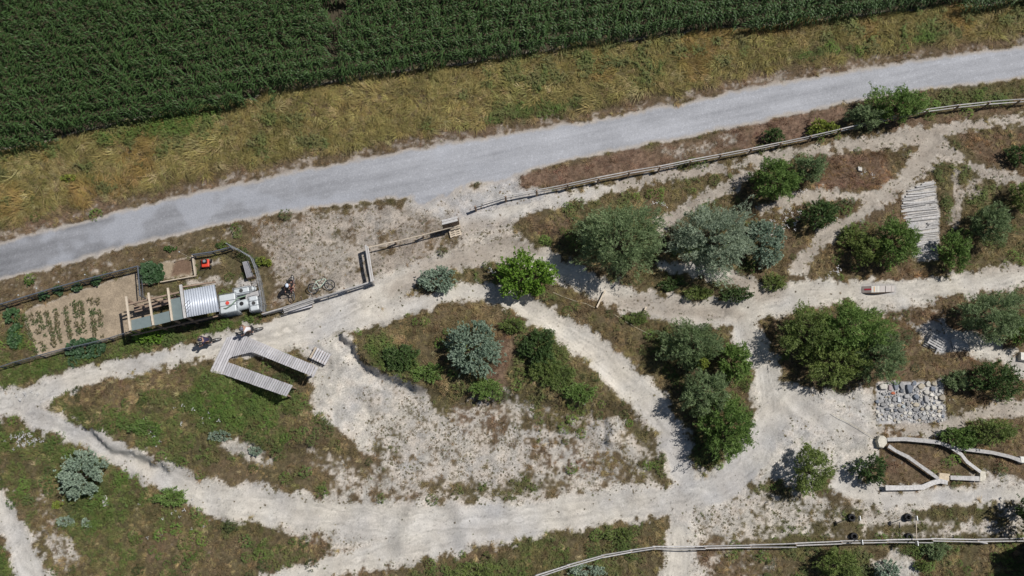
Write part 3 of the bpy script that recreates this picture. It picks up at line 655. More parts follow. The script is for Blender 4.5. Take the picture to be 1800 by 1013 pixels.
# taller straw and olive grass through the meadows
x, y, f, r = cand(150000, 15)
k = (f['road'] < .05) & (f['maize'] < .1) & (f['soil'] < .3) & (f['veg'] > .55) & (f['tall'] > .12) & (f['tall'] < .8) & (r.uniform(0, 1, len(x)) < np.clip(.15 + 1.1 * f['tall'], 0, .75) * np.clip(vnoise(x, y, 1.1, 611) * 2.2 - .35, .1, 1))
x, y = x[k], y[k]; ff = {q: f[q][k] for q in f}; gg_ = np.clip(ff['green'] * 1.2 - .1 + (vnoise(x, y, .9, 612) - .5) * .9, 0, 1)
tn = tints((.30, .225, .115), (.125, .15, .045), gg_, r, .3); hi = r.uniform(0, 1, len(x)) < .10; tn[hi] = tints((.42, .34, .20), (.30, .27, .13), r.uniform(0, 1, hi.sum()), r)
rd_ = ff['red'] > .6; tn[rd_] *= np.array([1.0, .82, .85]); tn *= (.42 + 1.2 * vnoise(x, y, .45, 613))[:, None]
flow = fbm(x, y, 1.6, 960, 3) * 12
scatter('meadow_tall_grass', place(x, y), np.stack([r.uniform(-.1, .1, len(x)), r.uniform(-.1, .1, len(x)), flow + r.normal(0, .9, len(x))], 1), r.uniform(.4, .85, len(x)) * (.7 + .5 * ff['tall']), tn, LG, 'taller straw-coloured and olive grass standing in the meadows')
# leafy herb mounds
x, y, f, r = cand(16000, 16)
k = (f['road'] < .05) & (f['maize'] < .1) & (f['soil'] < .3) & (f['veg'] > .7) & (f['tall'] > .08) & (f['tall'] < .8) & (r.uniform(0, 1, len(x)) < np.clip(f['green'] * 1.3 - .05, 0, 1) * np.clip(vnoise(x, y, 1.7, 621) * 3 - 1.1, 0, 1))
x, y = x[k], y[k]; ff = {q: f[q][k] for q in f}
tn = tints((.085, .105, .04), (.135, .21, .045), np.clip(vnoise(x, y, 1.2, 622) * 1.6 - .4 + r.uniform(-.2, .2, len(x)), 0, 1), r, .3)
scatter('herb_mounds', place(x, y), rots(r, len(x)), r.uniform(.45, 1.15, len(x)), tn, HB_, 'knee-high leafy herbs and young shoots forming dark clumps in the meadows', 'herbs')
x, y, f, r = cand(60000, 5)
k = (f['road'] < .05) & (f['maize'] < .1) & (f['veg'] < .5) & (r.uniform(0, 1, len(x)) < np.where(f['pathw'] > .8, .16, .5)) & (f['soil'] < .5)
x, y = x[k], y[k]
scatter('chalk_pebbles', place(x, y), rots(r, len(x), .5), r.uniform(.3, 1.2, len(x)), tints((.60, .57, .51), (.42, .41, .41), r.uniform(0, 1, len(x)), r, .15), PB, 'loose pale pebbles strewn over the chalk tracks', 'pebbles')
# white flower heads in loose drifts
xs, ys = [], []
for (px, py, n_, sp) in [(38, 772, 30, 20), (60, 778, 22, 18), (60, 690, 8, 20), (1345, 400, 20, 22), (1400, 395, 22, 30), (1390, 380, 14, 20), (1465, 478, 8, 10), (1160, 360, 8, 8), (1330, 440, 10, 20), (860, 480, 5, 10), (1030, 700, 6, 8), (1520, 310, 6, 12), (500, 545, 8, 6), (1405, 340, 6, 10), (250, 770, 6, 40), (350, 730, 10, 40), (300, 900, 14, 60), (1245, 470, 8, 30), (1440, 385, 8, 14)]:
    p = g(px, py); q = RNG.normal(0, sp / 28 / 1.6, (n_, 2)); xs += list(p.x + q[:, 0]); ys += list(p.y + q[:, 1] * .6)
xs = np.array(xs); ys = np.array(ys)
scatter('white_flowers', place(xs, ys), rots(RNG, len(xs)), RNG.uniform(.5, 1.0, len(xs)), np.full((len(xs), 3), .62) * RNG.uniform(.8, 1.1, (len(xs), 1)), FL, 'white wildflower heads scattered through the meadow', 'flowers')

# ------------------------------------------------------------------ maize
def maize_mesh(nm, seed):
    rs = random.Random(seed); V, F, T = [], [], []
    hgt = rs.uniform(1.95, 2.25); yaw = rs.uniform(0, 6.28)
    def colr(k0, c_):
        for _ in range(len(V) - k0): T.append(c_)
    k0 = len(V)
    for i in range(2):
        for k in range(4): a = k * math.pi / 2; rr = .014 * (1 - .5 * i); V.append(Vector((rr * math.cos(a), rr * math.sin(a), hgt * i)))
    for k in range(4): F.append((k, (k + 1) % 4, 4 + (k + 1) % 4)); F.append((k, 4 + (k + 1) % 4, 4 + k))
    colr(k0, (.08, .11, .04))
    for i in range(10):
        z = .45 + (hgt - .55) * i / 9; a = yaw + (i % 2) * math.pi + rs.uniform(-.5, .5); k0 = len(V)
        L = .66 * (1 - .45 * (i / 9) ** 2) * rs.uniform(.85, 1.1); t = rs.uniform(.7, 1.0) 
        strip(V, F, (0, 0, z), (math.cos(a), math.sin(a), t), L, .075, rs.uniform(1.6, 2.4), 4)
        gcol = rs.uniform(.8, 1.25); colr(k0, (.052 * gcol, .100 * gcol, .028 * gcol))
    k0 = len(V)
    for i in range(7):
        a = rs.uniform(0, 6.28); t = rs.uniform(.1, .6)
        strip(V, F, (0, 0, hgt - .02), (math.cos(a) * t, math.sin(a) * t, 1), rs.uniform(.2, .32), .016, .5, 2)
    colr(k0, (.17, .14, .085))
    me = bpy.data.meshes.new(nm); me.from_pydata([tuple(p) for p in V], [], F); me.materials.append(MAIZE)
    at = me.attributes.new('tint', 'FLOAT_COLOR', 'POINT'); at.data.foreach_set('color', np.array([list(t) + [1] for t in T], np.float32).ravel())
    return me
mm = [maize_mesh('maize_plant', s) for s in range(5)]
mc = bpy.data.collections.new('maize_protos')
for q in mm: mc.objects.link(bpy.data.objects.new('maize_plant_proto', q))
# rows parallel to the field edge
E0 = to_w([(0, 274), (1800, 10)]); dE = (E0[1] - E0[0]) / np.linalg.norm(E0[1] - E0[0]); nE = np.array([-dE[1], dE[0]])
PT = []
for row in range(0, 46):
    s = np.arange(-46, 50, .17); s = s + RNG.normal(0, .03, len(s))
    P = E0.mean(0)[None] + s[:, None] * dE + nE * (row * .80 - 2.2) + RNG.normal(0, .03, (len(s), 2))
    PT.append(np.concatenate([P, np.full((len(P), 1), row)], 1))
PT = np.concatenate(PT); sdm = samp(S['maize'], PT[:, 0], PT[:, 1])
k = (sdm > -.05) & (np.abs(PT[:, 0]) < 44) & (RNG.uniform(0, 1, len(PT)) < .96)
gap1 = np.array(flat(600, 30)); k &= ~(np.hypot(PT[:, 0] - gap1[0], PT[:, 1] - gap1[1]) < .8)
gap2 = np.array(flat(592, 95)); k &= ~(np.hypot(PT[:, 0] - gap2[0], (PT[:, 1] - gap2[1])) < .6)
PT = PT[k]; sdm = sdm[k]
px_ok = (np.abs(PT[:, 0]) < 33.3 + .1 * (PT[:, 1] - 20)) & (PT[:, 1] < 31.5)
order = np.argsort(np.where(px_ok, sdm, 1e9)); front = order[:300]; rest = order[300:]
for i in front:
    o = bpy.data.objects.new('maize_plant', mm[int(RNG.integers(0, 5))]); col.objects.link(o)
    o.location = (PT[i, 0], PT[i, 1], 0); o.rotation_euler = (RNG.uniform(-.06, .06), RNG.uniform(-.06, .06), RNG.uniform(0, 6.28)); s_ = RNG.uniform(.82, 1.02); o.scale = (s_, s_, s_)
    tag(o, 'tall green maize plant in the outer rows of the field beside the dry grass verge', 'maize plant', 'maize plants along the field edge')
P3 = np.stack([PT[rest, 0], PT[rest, 1], 0 * rest], 1)
mo = scatter('maize_field', P3, np.stack([RNG.uniform(-.07, .07, len(rest)), RNG.uniform(-.07, .07, len(rest)), RNG.uniform(0, 6.28, len(rest))], 1), RNG.uniform(.88, 1.1, len(rest)), np.ones((len(rest), 3)), mc, 'dense dark green maize field filling the upper left of the photograph', 'maize')

# ------------------------------------------------------------------ shrubs
KIND = {
 'willow': dict(a=(.17, .225, .11), b=(.10, .145, .06), L=.125, W=.032, tw=.5, dens=95),
 'silver': dict(a=(.27, .335, .26), b=(.15, .21, .15), L=.09, W=.046, tw=.26, dens=120),
 'silverw': dict(a=(.25, .30, .215), b=(.14, .185, .12), L=.12, W=.033, tw=.48, dens=95),
 'bright': dict(a=(.15, .25, .035), b=(.085, .165, .022), L=.10, W=.06, tw=.38, dens=95),
 'green': dict(a=(.14, .215, .055), b=(.075, .13, .03), L=.12, W=.036, tw=.48, dens=95),
 'dark': dict(a=(.08, .13, .04), b=(.045, .08, .025), L=.09, W=.042, tw=.36, dens=100),
 'olive': dict(a=(.165, .21, .058), b=(.085, .125, .035), L=.11, W=.03, tw=.42, dens=100),
 'lime': dict(a=(.22, .25, .045), b=(.12, .17, .03), L=.10, W=.045, tw=.3, dens=110),
}
def leaves_mesh(P, D, L, W, C, r):
    """diamond leaves: P base (n,3), D direction (n,3)"""
    n_ = len(P); D = D / np.linalg.norm(D, axis=1, keepdims=True)
    up = np.tile([0, 0, 1.], (n_, 1)) + r.normal(0, .5, (n_, 3)); sd_ = np.cross(D, up); sd_ /= np.linalg.norm(sd_, axis=1, keepdims=True) + 1e-9
    Ls = L * r.uniform(.7, 1.3, (n_, 1)); Ws = W * r.uniform(.8, 1.3, (n_, 1)); mid = P + D * Ls * .45
    V = np.stack([P, mid + sd_ * Ws * .5, P + D * Ls, mid - sd_ * Ws * .5], 1).reshape(-1, 3)
    F = np.arange(n_ * 4).reshape(-1, 4); return V, F, np.repeat(C, 4, 0)
def shrub(name, px, py, rx, ry, h, kind, label, group=None, cat='shrub', dens=1.0, lean=(0, 0), lobes=.2):
    K = KIND[kind]; lobes = .09 if kind == 'silver' else lobes; r = np.random.default_rng(int(px * 7 + py * 13)); s = ppm(px, py)
    cz = h * .5; ctr = g(px, py, cz); Rx, Ry = rx / s, ry / s * 1.02
    gz = ctr.z - cz; base = Vector((ctr.x, ctr.y, gz))
    root = empty(name, base, label, cat, group)
    area = Rx * Ry; nt_ = int(max(60, 2.9 * K['dens'] * area * dens * (1 + .35 * h / max(Rx, .5))))
    ph = r.uniform(0, 6.28, 6)
    th = r.uniform(0, 6.283, nt_); cu = r.uniform(-.3, 1, nt_); rad = r.uniform(.12, 1, nt_) ** .33
    el = np.arcsin(cu)
    lob = 1 + lobes * (.5 * np.sin(3 * th + ph[0]) + .35 * np.sin(5 * th + ph[1] + 2 * el) + .35 * np.sin(7 * th + ph[2] - 3 * el) + .25 * np.sin(4 * el + ph[3] + th))
    # clumps: each twig belongs to one of several boughs and is drawn towards it
    nb = max(9, int(area * 7)); bt = r.uniform(0, 6.283, nb); be = np.arcsin(r.uniform(-.1, 1, nb))
    BD = np.stack([np.cos(be) * np.cos(bt), np.cos(be) * np.sin(bt), np.sin(be)], 1)
    D0 = np.stack([np.cos(el) * np.cos(th), np.cos(el) * np.sin(th), np.sin(el)], 1)
    near = np.argmax(D0 @ BD.T, 1); blen = r.uniform(.82, 1.14, nb); pull = .2
    D1 = D0 * (1 - pull) + BD[near] * pull; D1 /= np.linalg.norm(D1, axis=1, keepdims=True)
    rr = (rad * lob * blen[near] * np.where(r.uniform(0, 1, nt_) < .10, r.uniform(1.0, 1.28, nt_), 1.0))[:, None]
    Rz = h * .57; tip = D1 * rr * np.array([Rx, Ry, Rz]) + np.array([lean[0], lean[1], 0]) * (rr * D1[:, 2:3])
    tip[:, 2] += h * .45; tip[:, 2] = np.maximum(tip[:, 2], .08)
    cdir = tip - np.array([0, 0, h * .05]); cdir /= np.linalg.norm(cdir, axis=1, keepdims=True)
    tdir = cdir + r.normal(0, .38, (nt_, 3)); tdir[:, 2] += .12; tdir /= np.linalg.norm(tdir, axis=1, keepdims=True)
    TL = K['tw'] * r.uniform(.6, 1.25, (nt_, 1)) * min(1, .45 + .3 * max(Rx, .3)); nl = 15
    t = np.linspace(.05, 1.0, nl)[None, :, None]
    P = (tip - tdir * TL)[:, None, :] + tdir[:, None, :] * TL[:, None, :] * t
    P[..., 2] -= (t[..., 0] ** 2) * .08
    ax = r.normal(0, 1, (nt_, nl, 3)); ax -= (ax * tdir[:, None, :]).sum(-1, keepdims=True) * tdir[:, None, :]; ax /= np.linalg.norm(ax, axis=-1, keepdims=True)
    LD = tdir[:, None, :] * .75 + ax * .75 + np.array([0, 0, .1])
    mixv = np.clip(r.uniform(0, 1, (nt_, 1)) * .6 + r.uniform(0, .5, (1, 1)) + (r.uniform(0, 1, nb)[near][:, None] - .5) * .5, 0, 1)
    C = 1.38 * np.array(K['b'])[None] * (1 - mixv) + 1.38 * np.array(K['a'])[None] * mixv; C = np.repeat(C[:, None, :], nl, 1) * r.uniform(.82, 1.18, (nt_, nl, 1))
    P = P.reshape(-1, 3); P[:, 2] = np.maximum(P[:, 2], .03)
    V, F, T = leaves_mesh(P, LD.reshape(-1, 3), K['L'], K['W'], C.reshape(-1, 3), r)
    np_mesh('foliage', V, F, T, LEAF, root)
    mb = MB()
    for i in range(min(nb, 14)):
        e = BD[i] * np.array([Rx, Ry, Rz]) * .55 * blen[i]; e[2] += h * .45; e = Vector(e) + base
        m_ = base + (e - base) * .5 + Vector((0, 0, .12 * h))
        mb.tube([base + Vector((0, 0, -.05)), m_, e], [.04 * h / 2.5 + .01, .025 * h / 2.5 + .006, .006], 5)
    for i in range(0, nt_, max(1, nt_ // 70)):
        p = Vector(tip[i]) + base; q = p - Vector(tdir[i]) * float(TL[i, 0]) * 1.2; mb.tube([q, p], [.012, .004], 3, cap=False)
    mb.build('stem', BARK, root)
    return root
WG = 'willow bushes among the tracks'
SH = [
 (1088, 418, 78, 56, 3.6, 'willow', 'large round grey-green willow bush right of the bright green bush on the track bend'),
 (1256, 422, 68, 60, 3.6, 'silverw', 'large silvery willow bush just right of the large round grey-green willow'),
 (1345, 425, 34, 40, 1.9, 'silver', 'loose whitish-leaved shrub touching the right side of the silvery willow'),
 (926, 486, 54, 38, 2.3, 'bright', 'bright green broad-leaved bush overhanging the main track bend'),
 (770, 492, 34, 24, 1.2, 'silver', 'small silver-leaved bush on the narrow island left of the bright green bush'),
 (833, 615, 48, 46, 2.1, 'silver', 'silver-leaved bush standing on the middle island of brown grass'),
 (945, 612, 34, 36, 1.3, 'dark', 'low dark green bush on the middle island right of its silver bush'),
 (703, 627, 34, 26, 1.0, 'dark', 'low dark green bush at the left end of the middle island above the chalk drop'),
 (1364, 316, 42, 36, 2.7, 'green', 'rounded mid-green bush below the road fence at the start of the brown meadow'),
 (1424, 296, 26, 24, 2.1, 'willow', 'smaller grey-green bush leaning on the right of the rounded mid-green bush'),
 (1443, 376, 32, 26, 1.7, 'dark', 'small dark green bush beside the diagonal sandy path'),
 (1576, 424, 38, 36, 2.3, 'green', 'feathery green bush just left of the log mat'),
 (1528, 440, 28, 26, 1.5, 'olive', 'low olive bush left of the feathery bush by the log mat'),
 (1580, 184, 52, 30, 2.4, 'green', 'long dense green bush hanging over the road fence next to the gravel road'),
 (1525, 204, 32, 20, 1.7, 'willow', 'greyer left end bush joined to the dense bush over the road fence'),
 (1447, 224, 26, 15, 1.1, 'lime', 'small yellow-green bush behind the road fence'),
 (1360, 238, 20, 14, 1.1, 'dark', 'small dark round bush behind the road fence left of the yellow-green one'),
 (1425, 585, 58, 44, 2.7, 'olive', 'left bush of the big green thicket above the stone bed'),
 (1498, 580, 62, 44, 2.9, 'green', 'tall middle bush of the big green thicket above the stone bed'),
 (1545, 622, 48, 42, 2.6, 'willow', 'right-hand paler bush of the big green thicket above the stone bed'),
 (1470, 640, 58, 36, 2.3, 'olive', 'lower bush of the big green thicket touching the chalk slope'),
 (1218, 607, 52, 40, 2.8, 'willow', 'grey-green willow at the top of the bush row inside the track loop'),
 (1292, 636, 30, 34, 2.2, 'green', 'narrow green bush on the right shoulder of the bush row inside the track loop'),
 (1238, 690, 42, 40, 2.6, 'willow', 'grey-green willow in the middle of the bush row inside the track loop'),
 (1278, 752, 46, 52, 2.9, 'green', 'feathery green bush at the lower end of the bush row inside the track loop'),
 (1426, 826, 33, 44, 2.4, 'olive', 'lone upright olive-green bush on the open chalk right of the track loop'),
 (1532, 824, 28, 24, 1.5, 'dark', 'small dark green bush at the left of the balance beam course'),
 (1742, 555, 54, 42, 3.3, 'willow', 'grey-green bush casting deep shade on the pallet at the right'),
 (1796, 582, 24, 24, 1.8, 'green', 'small green bush cut by the right edge of the photo beside the grey-green bush'),
 (1752, 668, 42, 30, 1.9, 'dark', 'dark green bush on the right above the path from the stone bed'),
 (1686, 668, 24, 18, 1.1, 'willow', 'small grey bush between the stone bed and the dark green bush'),
 (1690, 768, 34, 20, 1.3, 'green', 'left low bush shading the upper balance beam'),
 (1748, 758, 44, 22, 1.5, 'olive', 'right low bush spreading above the long balance beam'),
 (1742, 392, 34, 34, 2.4, 'willow', 'grey-green bush right of the narrow sandy strip by the log mat'),
 (1680, 442, 26, 32, 1.9, 'green', 'green bush at the lower right corner of the log mat'),
 (1792, 272, 24, 18, 1.3, 'dark', 'dark bush on the right photo edge in the reddish meadow'),
 (142, 834, 42, 42, 1.7, 'silver', 'round silver-leaved bush in the green meadow at lower left'),
 (113, 917, 15, 10, .5, 'silver', 'small grey-green tuft bush below the round silver bush'),
 (150, 920, 9, 7, .4, 'silver', 'tiniest grey-green tuft below the round silver bush'),
 (1475, 990, 42, 28, 1.5, 'olive', 'green bush below the lower fence left of the post tyres'),
 (1560, 1004, 22, 18, 1.2, 'silver', 'pale leafy bush at the bottom edge below the lower fence'),
 (1645, 968, 24, 16, 1.0, 'willow', 'low grey bush right below the lower fence'),
 (385, 766, 20, 9, .5, 'silver', 'low silvery weed clump on the lower edge of the green island'),
 (450, 793, 12, 9, .4, 'silver', 'small blue-grey weed clump on bare chalk beside the green island'),
 (100, 888, 9, 6, .25, 'lime', 'tiny lime-green weed left of the pale slab'),
 (120, 313, 14, 7, .5, 'lime', 'single lime-green leafy weed in the verge grass at upper left'),
 (457, 459, 10, 7, .5, 'lime', 'yellow-flowering weed outside the garden corner fence'),
 (470, 462, 7, 5, .4, 'lime', 'second smaller yellow-flowering weed beside the garden corner fence'),
 (262, 592, 34, 13, .9, 'bright', 'green leafy hedge plant below the glass roof of the garden shelter'),
 (1360, 496, 22, 16, .9, 'olive', 'low yellow-green bush at the top of the track junction'),
 (1295, 519, 26, 15, .9, 'dark', 'low dark scrub on the narrow grassy ridge beside the main track'),
 (1228, 515, 30, 13, .7, 'olive', 'low brownish-green scrub at the left of the narrow grassy ridge'),
 (855, 684, 30, 18, .7, 'green', 'low green scrub below the silver bush of the middle island'),
 (985, 665, 24, 22, .8, 'olive', 'low olive scrub on the right arm of the middle island'),
 (1035, 1003, 34, 10, .6, 'silver', 'pale low scrub at the bottom edge inside the bend of the lower fence'),
 (840, 1003, 40, 13, .7, 'olive', 'low green scrub at the bottom edge left of the lower fence end'),
 (1620, 300 + 695, 16, 9, .6, 'olive', 'low olive tuft bush under the lower fence by the pale patch'),
 (1232, 640, 12, 9, 2.6, 'lime', 'yellow-flowering tip between the bushes of the row inside the track loop'),
 (1800, 345, 22, 26, 1.8, 'olive', 'olive bush on the right photo edge beside the reddish path'),
 (958, 650, 30, 30, 1.1, 'olive', 'olive scrub spilling down the right arm of the middle island'),
 (1018, 690, 28, 18, .8, 'green', 'low green scrub at the lower tip of the right arm of the middle island'),
 (900, 572, 26, 15, .8, 'olive', 'low olive scrub on the top edge of the middle island right of the silver bush'),
 (752, 655, 28, 16, .7, 'green', 'low green scrub on the lower edge of the middle island above the sparse chalk'),
 (1120, 560, 26, 13, .7, 'olive', 'low olive scrub on the grass strip between the two cords'),
 (1090, 940, 34, 12, .6, 'olive', 'low olive scrub beside the bend of the lower pole fence'),
 (255, 752, 32, 14, .6, 'green', 'low green growth on the lower edge of the lower left grass island'),
 (300, 875, 34, 16, .6, 'green', 'low green growth in the lower left meadow right of the round silver bush'),
 (1500, 415, 24, 22, 1.0, 'olive', 'low brownish-green scrub beside the diagonal sandy path'),
 (1180, 500, 26, 12, .7, 'dark', 'low dark scrub under the right side of the large round willow'),
 (1812, 905, 20, 34, 2.2, 'dark', 'dark tree bush at the right photo edge above the lower fence'),
]
for a in SH: shrub('shrub', *(a[:4] + (a[4] * (1.22 if a[4] > 1.4 else 1.0),) + a[5:]))

# broad-leaved garden plants: pumpkins and courgettes
def leafy(name, px, py, rx, ry, h, n_, size, colr, label, cat, group=None, parts=False):
    r = np.random.default_rng(int(px * 3 + py)); s = ppm(px, py); ctr = g(px, py, h * .6); root_l = Vector((ctr.x, ctr.y, ctr.z - h * .6))
    mb = MB(); T = []
    for i in range(n_):
        a = r.uniform(0, 6.283); q = math.sqrt(r.uniform(0, 1)); x_, y_ = q * rx / s * math.cos(a), q * ry / s * math.sin(a)
        z_ = h * (.55 + .45 * (1 - q * q)) * r.uniform(.7, 1.1); R_ = size * r.uniform(.6, 1.15); ta, tm = r.uniform(0, 6.283), r.uniform(0, .55)
        V = [(x_, y_, z_ - .02)]; m_ = 9
        for k in range(m_):
            b_ = 2 * math.pi * k / m_; rr = R_ * (1 + .16 * math.cos(b_ * 5 + ta)) * (.55 if k == 0 else 1)
            dx, dy = rr * math.cos(b_ + ta), rr * math.sin(b_ + ta); V.append((x_ + dx, y_ + dy, z_ + tm * (dx * math.cos(ta) + dy * math.sin(ta)) + .03))
        mb.add([Vector(v) + root_l for v in V], [(0, 1 + k, 1 + (k + 1) % m_) for k in range(m_)])
        gcol = r.uniform(.75, 1.3); T += [tuple(np.array(colr) * gcol)] * len(V)
    o = mb.build(name, LEAF, loc=root_l); at = o.data.attributes.new('tint', 'FLOAT_COLOR', 'POINT')
    at.data.foreach_set('color', np.array([list(t) + [1] for t in T], np.float32).ravel()); return tag(o, label, cat, group)
DG = (.05, .10, .04)
leafy('squash_plant', 266, 478, 21, 20, .7, 130, .15, DG, 'large bushy dark green squash plant beside the dug seed bed', 'squash plant')
leafy('squash_plant', 77, 520, 10, 8, .4, 26, .11, DG, 'leftmost of the four small courgette plants under the pipe rail', 'squash plant', 'courgette plants along the garden rail')
leafy('squash_plant', 103, 510, 10, 8, .4, 26, .11, DG, 'second from left of the four small courgette plants under the pipe rail', 'squash plant', 'courgette plants along the garden rail')
leafy('squash_plant', 135, 505, 9, 7, .35, 24, .1, DG, 'third from left of the four small courgette plants under the pipe rail', 'squash plant', 'courgette plants along the garden rail')
leafy('squash_plant', 170, 494, 11, 8, .4, 26, .11, DG, 'rightmost of the four small courgette plants under the pipe rail', 'squash plant', 'courgette plants along the garden rail')
leafy('pumpkin_vine', 20, 555, 14, 14, .4, 60, .11, (.06, .12, .045), 'upper pumpkin vine at the left end of the vegetable rows', 'pumpkin plant')
leafy('pumpkin_vine', 27, 590, 13, 22, .4, 90, .11, (.06, .12, .045), 'lower pumpkin vine at the left end of the vegetable rows', 'pumpkin plant')
leafy('pumpkin_vine', 150, 612, 36, 18, .5, 190, .11, (.055, .11, .05), 'wide pumpkin vine spilling over the lower garden fence', 'pumpkin plant')
leafy('pumpkin_vine', 130, 636, 10, 12, .2, 26, .1, (.055, .11, .05), 'trailing runner of pumpkin leaves outside the lower garden fence', 'pumpkin plant')
leafy('leaf_patch', 300, 437, 12, 6, .2, 40, .06, (.07, .13, .03), 'bright green weed clump between road and seed bed', 'weeds')
leafy('leaf_patch', 52, 497, 8, 8, .2, 30, .06, (.07, .12, .03), 'green weed clump on the strip beside the road at far left', 'weeds')
leafy('leaf_patch', 392, 432, 14, 5, .25, 40, .06, (.06, .10, .03), 'green weeds behind the wire garden gate', 'weeds')
# vegetable rows
rows = [(45, 558, 62, 618), (57, 556, 77, 612), (68, 550, 84, 606), (84, 548, 97, 606), (98, 545, 106, 600), (115, 540, 124, 594), (133, 534, 140, 590), (143, 531, 152, 588), (160, 528, 168, 590), (173, 524, 180, 590)]
vm_ = []
for s_ in range(4):
    rr_ = random.Random(s_); V, F = [], []
    for k in range(26):
        a = rr_.uniform(0, 6.28); q = rr_.uniform(0, .13)
        strip(V, F, (q * math.cos(a), q * math.sin(a), rr_.uniform(.03, .16)), (math.cos(a), math.sin(a), rr_.uniform(.1, .7)), rr_.uniform(.06, .13), .05, .8)
    me = bpy.data.meshes.new('vegetable_plant'); me.from_pydata([tuple(p) for p in V], [], F)
    at = me.attributes.new('tint', 'FLOAT_COLOR', 'POINT'); cc = np.ones((len(V), 4), np.float32); cc[:, :3] = ((.10, .12, .045), (.13, .12, .055), (.085, .12, .04), (.14, .125, .06))[s_]; at.data.foreach_set('color', cc.ravel())
    me.materials.append(LEAF); vm_.append(me)
ordn = ['first', 'second', 'third', 'fourth', 'fifth', 'sixth', 'seventh', 'eighth', 'ninth', 'tenth']
for ri, (x0, y0, x1, y1) in enumerate(rows):
    n_ = 11
    for k in range(n_):
        if random.random() < .14: continue
        t = (k + random.uniform(-.3, .3)) / (n_ - 1); p = g(x0 + (x1 - x0) * t + random.uniform(-1.5, 1.5), y0 + (y1 - y0) * t)
        o = bpy.data.objects.new('vegetable_plant', vm_[random.randrange(4)]); col.objects.link(o); o.location = p; s_ = random.uniform(.6, 1.35); o.scale = (s_, s_, s_ * 1.1); o.rotation_euler.z = random.uniform(0, 6.28)
        tag(o, 'small withering vegetable plant, %s from the road end of the %s garden row' % ((ordn + ['eleventh'])[k], ordn[ri]), 'vegetable plant', 'vegetable plants in the %s row' % ordn[ri])

# ------------------------------------------------------------------ fences
def rail_fence(label, pts, zt, zs, post_h, post_sp, rail_r, m, mp, group=None, square=False):
    P = [g(px, py, zt) for px, py in pts]; P = [Vector((p.x, p.y, p.z - zt)) for p in P]
    root = empty('wooden_fence', P[0], label, 'fence', group)
    Ls = [(P[i + 1] - P[i]).length for i in range(len(P) - 1)]; tot = sum(Ls); n_ = max(1, round(tot / post_sp))
    def at_(s):
        for i, L in enumerate(Ls):
            if s <= L + 1e-6 or i == len(Ls) - 1: return P[i].lerp(P[i + 1], min(1, s / L))
            s -= L
    pp = [at_(tot * i / n_) for i in range(n_ + 1)]
    for p in pp:
        MB().tube([p + Vector((0, 0, -.1)), p + Vector((random.uniform(-.03, .03), random.uniform(-.03, .03), post_h))], [.065, .055], 7).build('post', mp, root)
    for z in zs:
        for i in range(n_):
            a = pp[i] + Vector((0, 0, z + random.uniform(-.02, .02))); b_ = pp[i + 1] + Vector((0, 0, z + random.uniform(-.02, .02))); d = (b_ - a).normalized(); sd_ = Vector((-d.y, d.x, 0)) * (.085 if i % 2 else .078)
            mid = a.lerp(b_, .5) + Vector((0, 0, random.uniform(-.02, .01)))
            if square: MB().beam(a + sd_, b_ + sd_, .05, .12).build('rail', m, root)
            else: MB().tube([a + sd_ - d * .12, mid + sd_, b_ + sd_ + d * .1], [rail_r * 1.1, rail_r, rail_r * .85], 6).build('rail', m, root)
    return root
rail_fence('long two-rail wooden fence running beside the gravel road to the right edge', [(836, 363), (894, 345), (949, 335), (1001, 325), (1060, 312), (1118, 301), (1171, 292), (1228, 280), (1284, 270), (1336, 260), (1450, 236), (1550, 211), (1640, 192), (1720, 182), (1800, 176), (1900, 168)], .88, (.84, .42), .95, 2.0, .036, WOOD, WOODB)
rail_fence('single-rail wooden fence between the leaning pallets and the hitching frame', [(790, 398), (754, 408), (700, 421), (645, 433)], .88, (.82,), .92, 2.0, .042, WOODL, WOODB)
rail_fence('two-rail fence along the track from the hitching frame to the garden tanks', [(652, 493), (610, 506), (560, 521), (500, 538), (462, 549)], .75, (.72, .36), .8, 1.8, .045, WOOD, WOODB)
# hitching frame with broad top plank
fr = [g(643, 433, 1.0), g(653, 494, 1.0)]; root = empty('hitching_rail', fr[0] - Vector((0, 0, 1.0)), 'upright weathered timber frame with two long rails joining the two fences', 'fence')
for p in fr: MB().beam(p - Vector((0, 0, 1.05)), p + Vector((0, 0, .06)), .12, .12).build('post', WOOD, root)
MB().beam(fr[0] + Vector((0, 0, 0)), fr[1], .11, .09).build('rail', WOOD, root); MB().beam(fr[0] + Vector((.05, 0, -.5)), fr[1] + Vector((.05, 0, -.5)), .07, .14).build('rail', WOODB, root)
MB().beam(fr[0] + Vector((.12, .0, .02)), fr[1] + Vector((.12, 0, .02)), .07, .05).build('rail', WOOD, root)
# lower right fence: two long peeled poles lashed side by side
pts = [(900, 1030), (945, 1013), (1000, 995), (1060, 978), (1110, 969), (1150, 963), (1240, 962), (1320, 960), (1400, 957), (1480, 953), (1560, 951), (1640, 949), (1720, 950), (1800, 948), (1900, 946)]
P = [g(a, b_, .7) for a, b_ in pts]; root = empty('pole_fence', P[0] - Vector((0, 0, .7)), 'low fence of long peeled poles curving along the bottom of the photo', 'fence')
for i, p in enumerate(P): MB().tube([p - Vector((0, 0, .8)), p + Vector((0, 0, .0))], .05, 6).build('post', WOODB, root)
for i in range(len(P) - 1):
    d = (P[i + 1] - P[i]).normalized(); s_ = Vector((-d.y, d.x, 0))
    MB().tube([P[i] + s_ * .06 - d * .1, P[i + 1] + s_ * .04 + d * .08], [.042, .036], 6).build('rail', LOGM, root)
    off = .06 if i < 5 else (.07 + .10 * math.sin(i * 1.1) ** 2)
    MB().tube([P[i] - s_ * .07 - Vector((0, 0, .02)), P[i + 1] - s_ * (off) - Vector((0, 0, .03))], [.038, .033], 6).build('rail', LOGM, root)
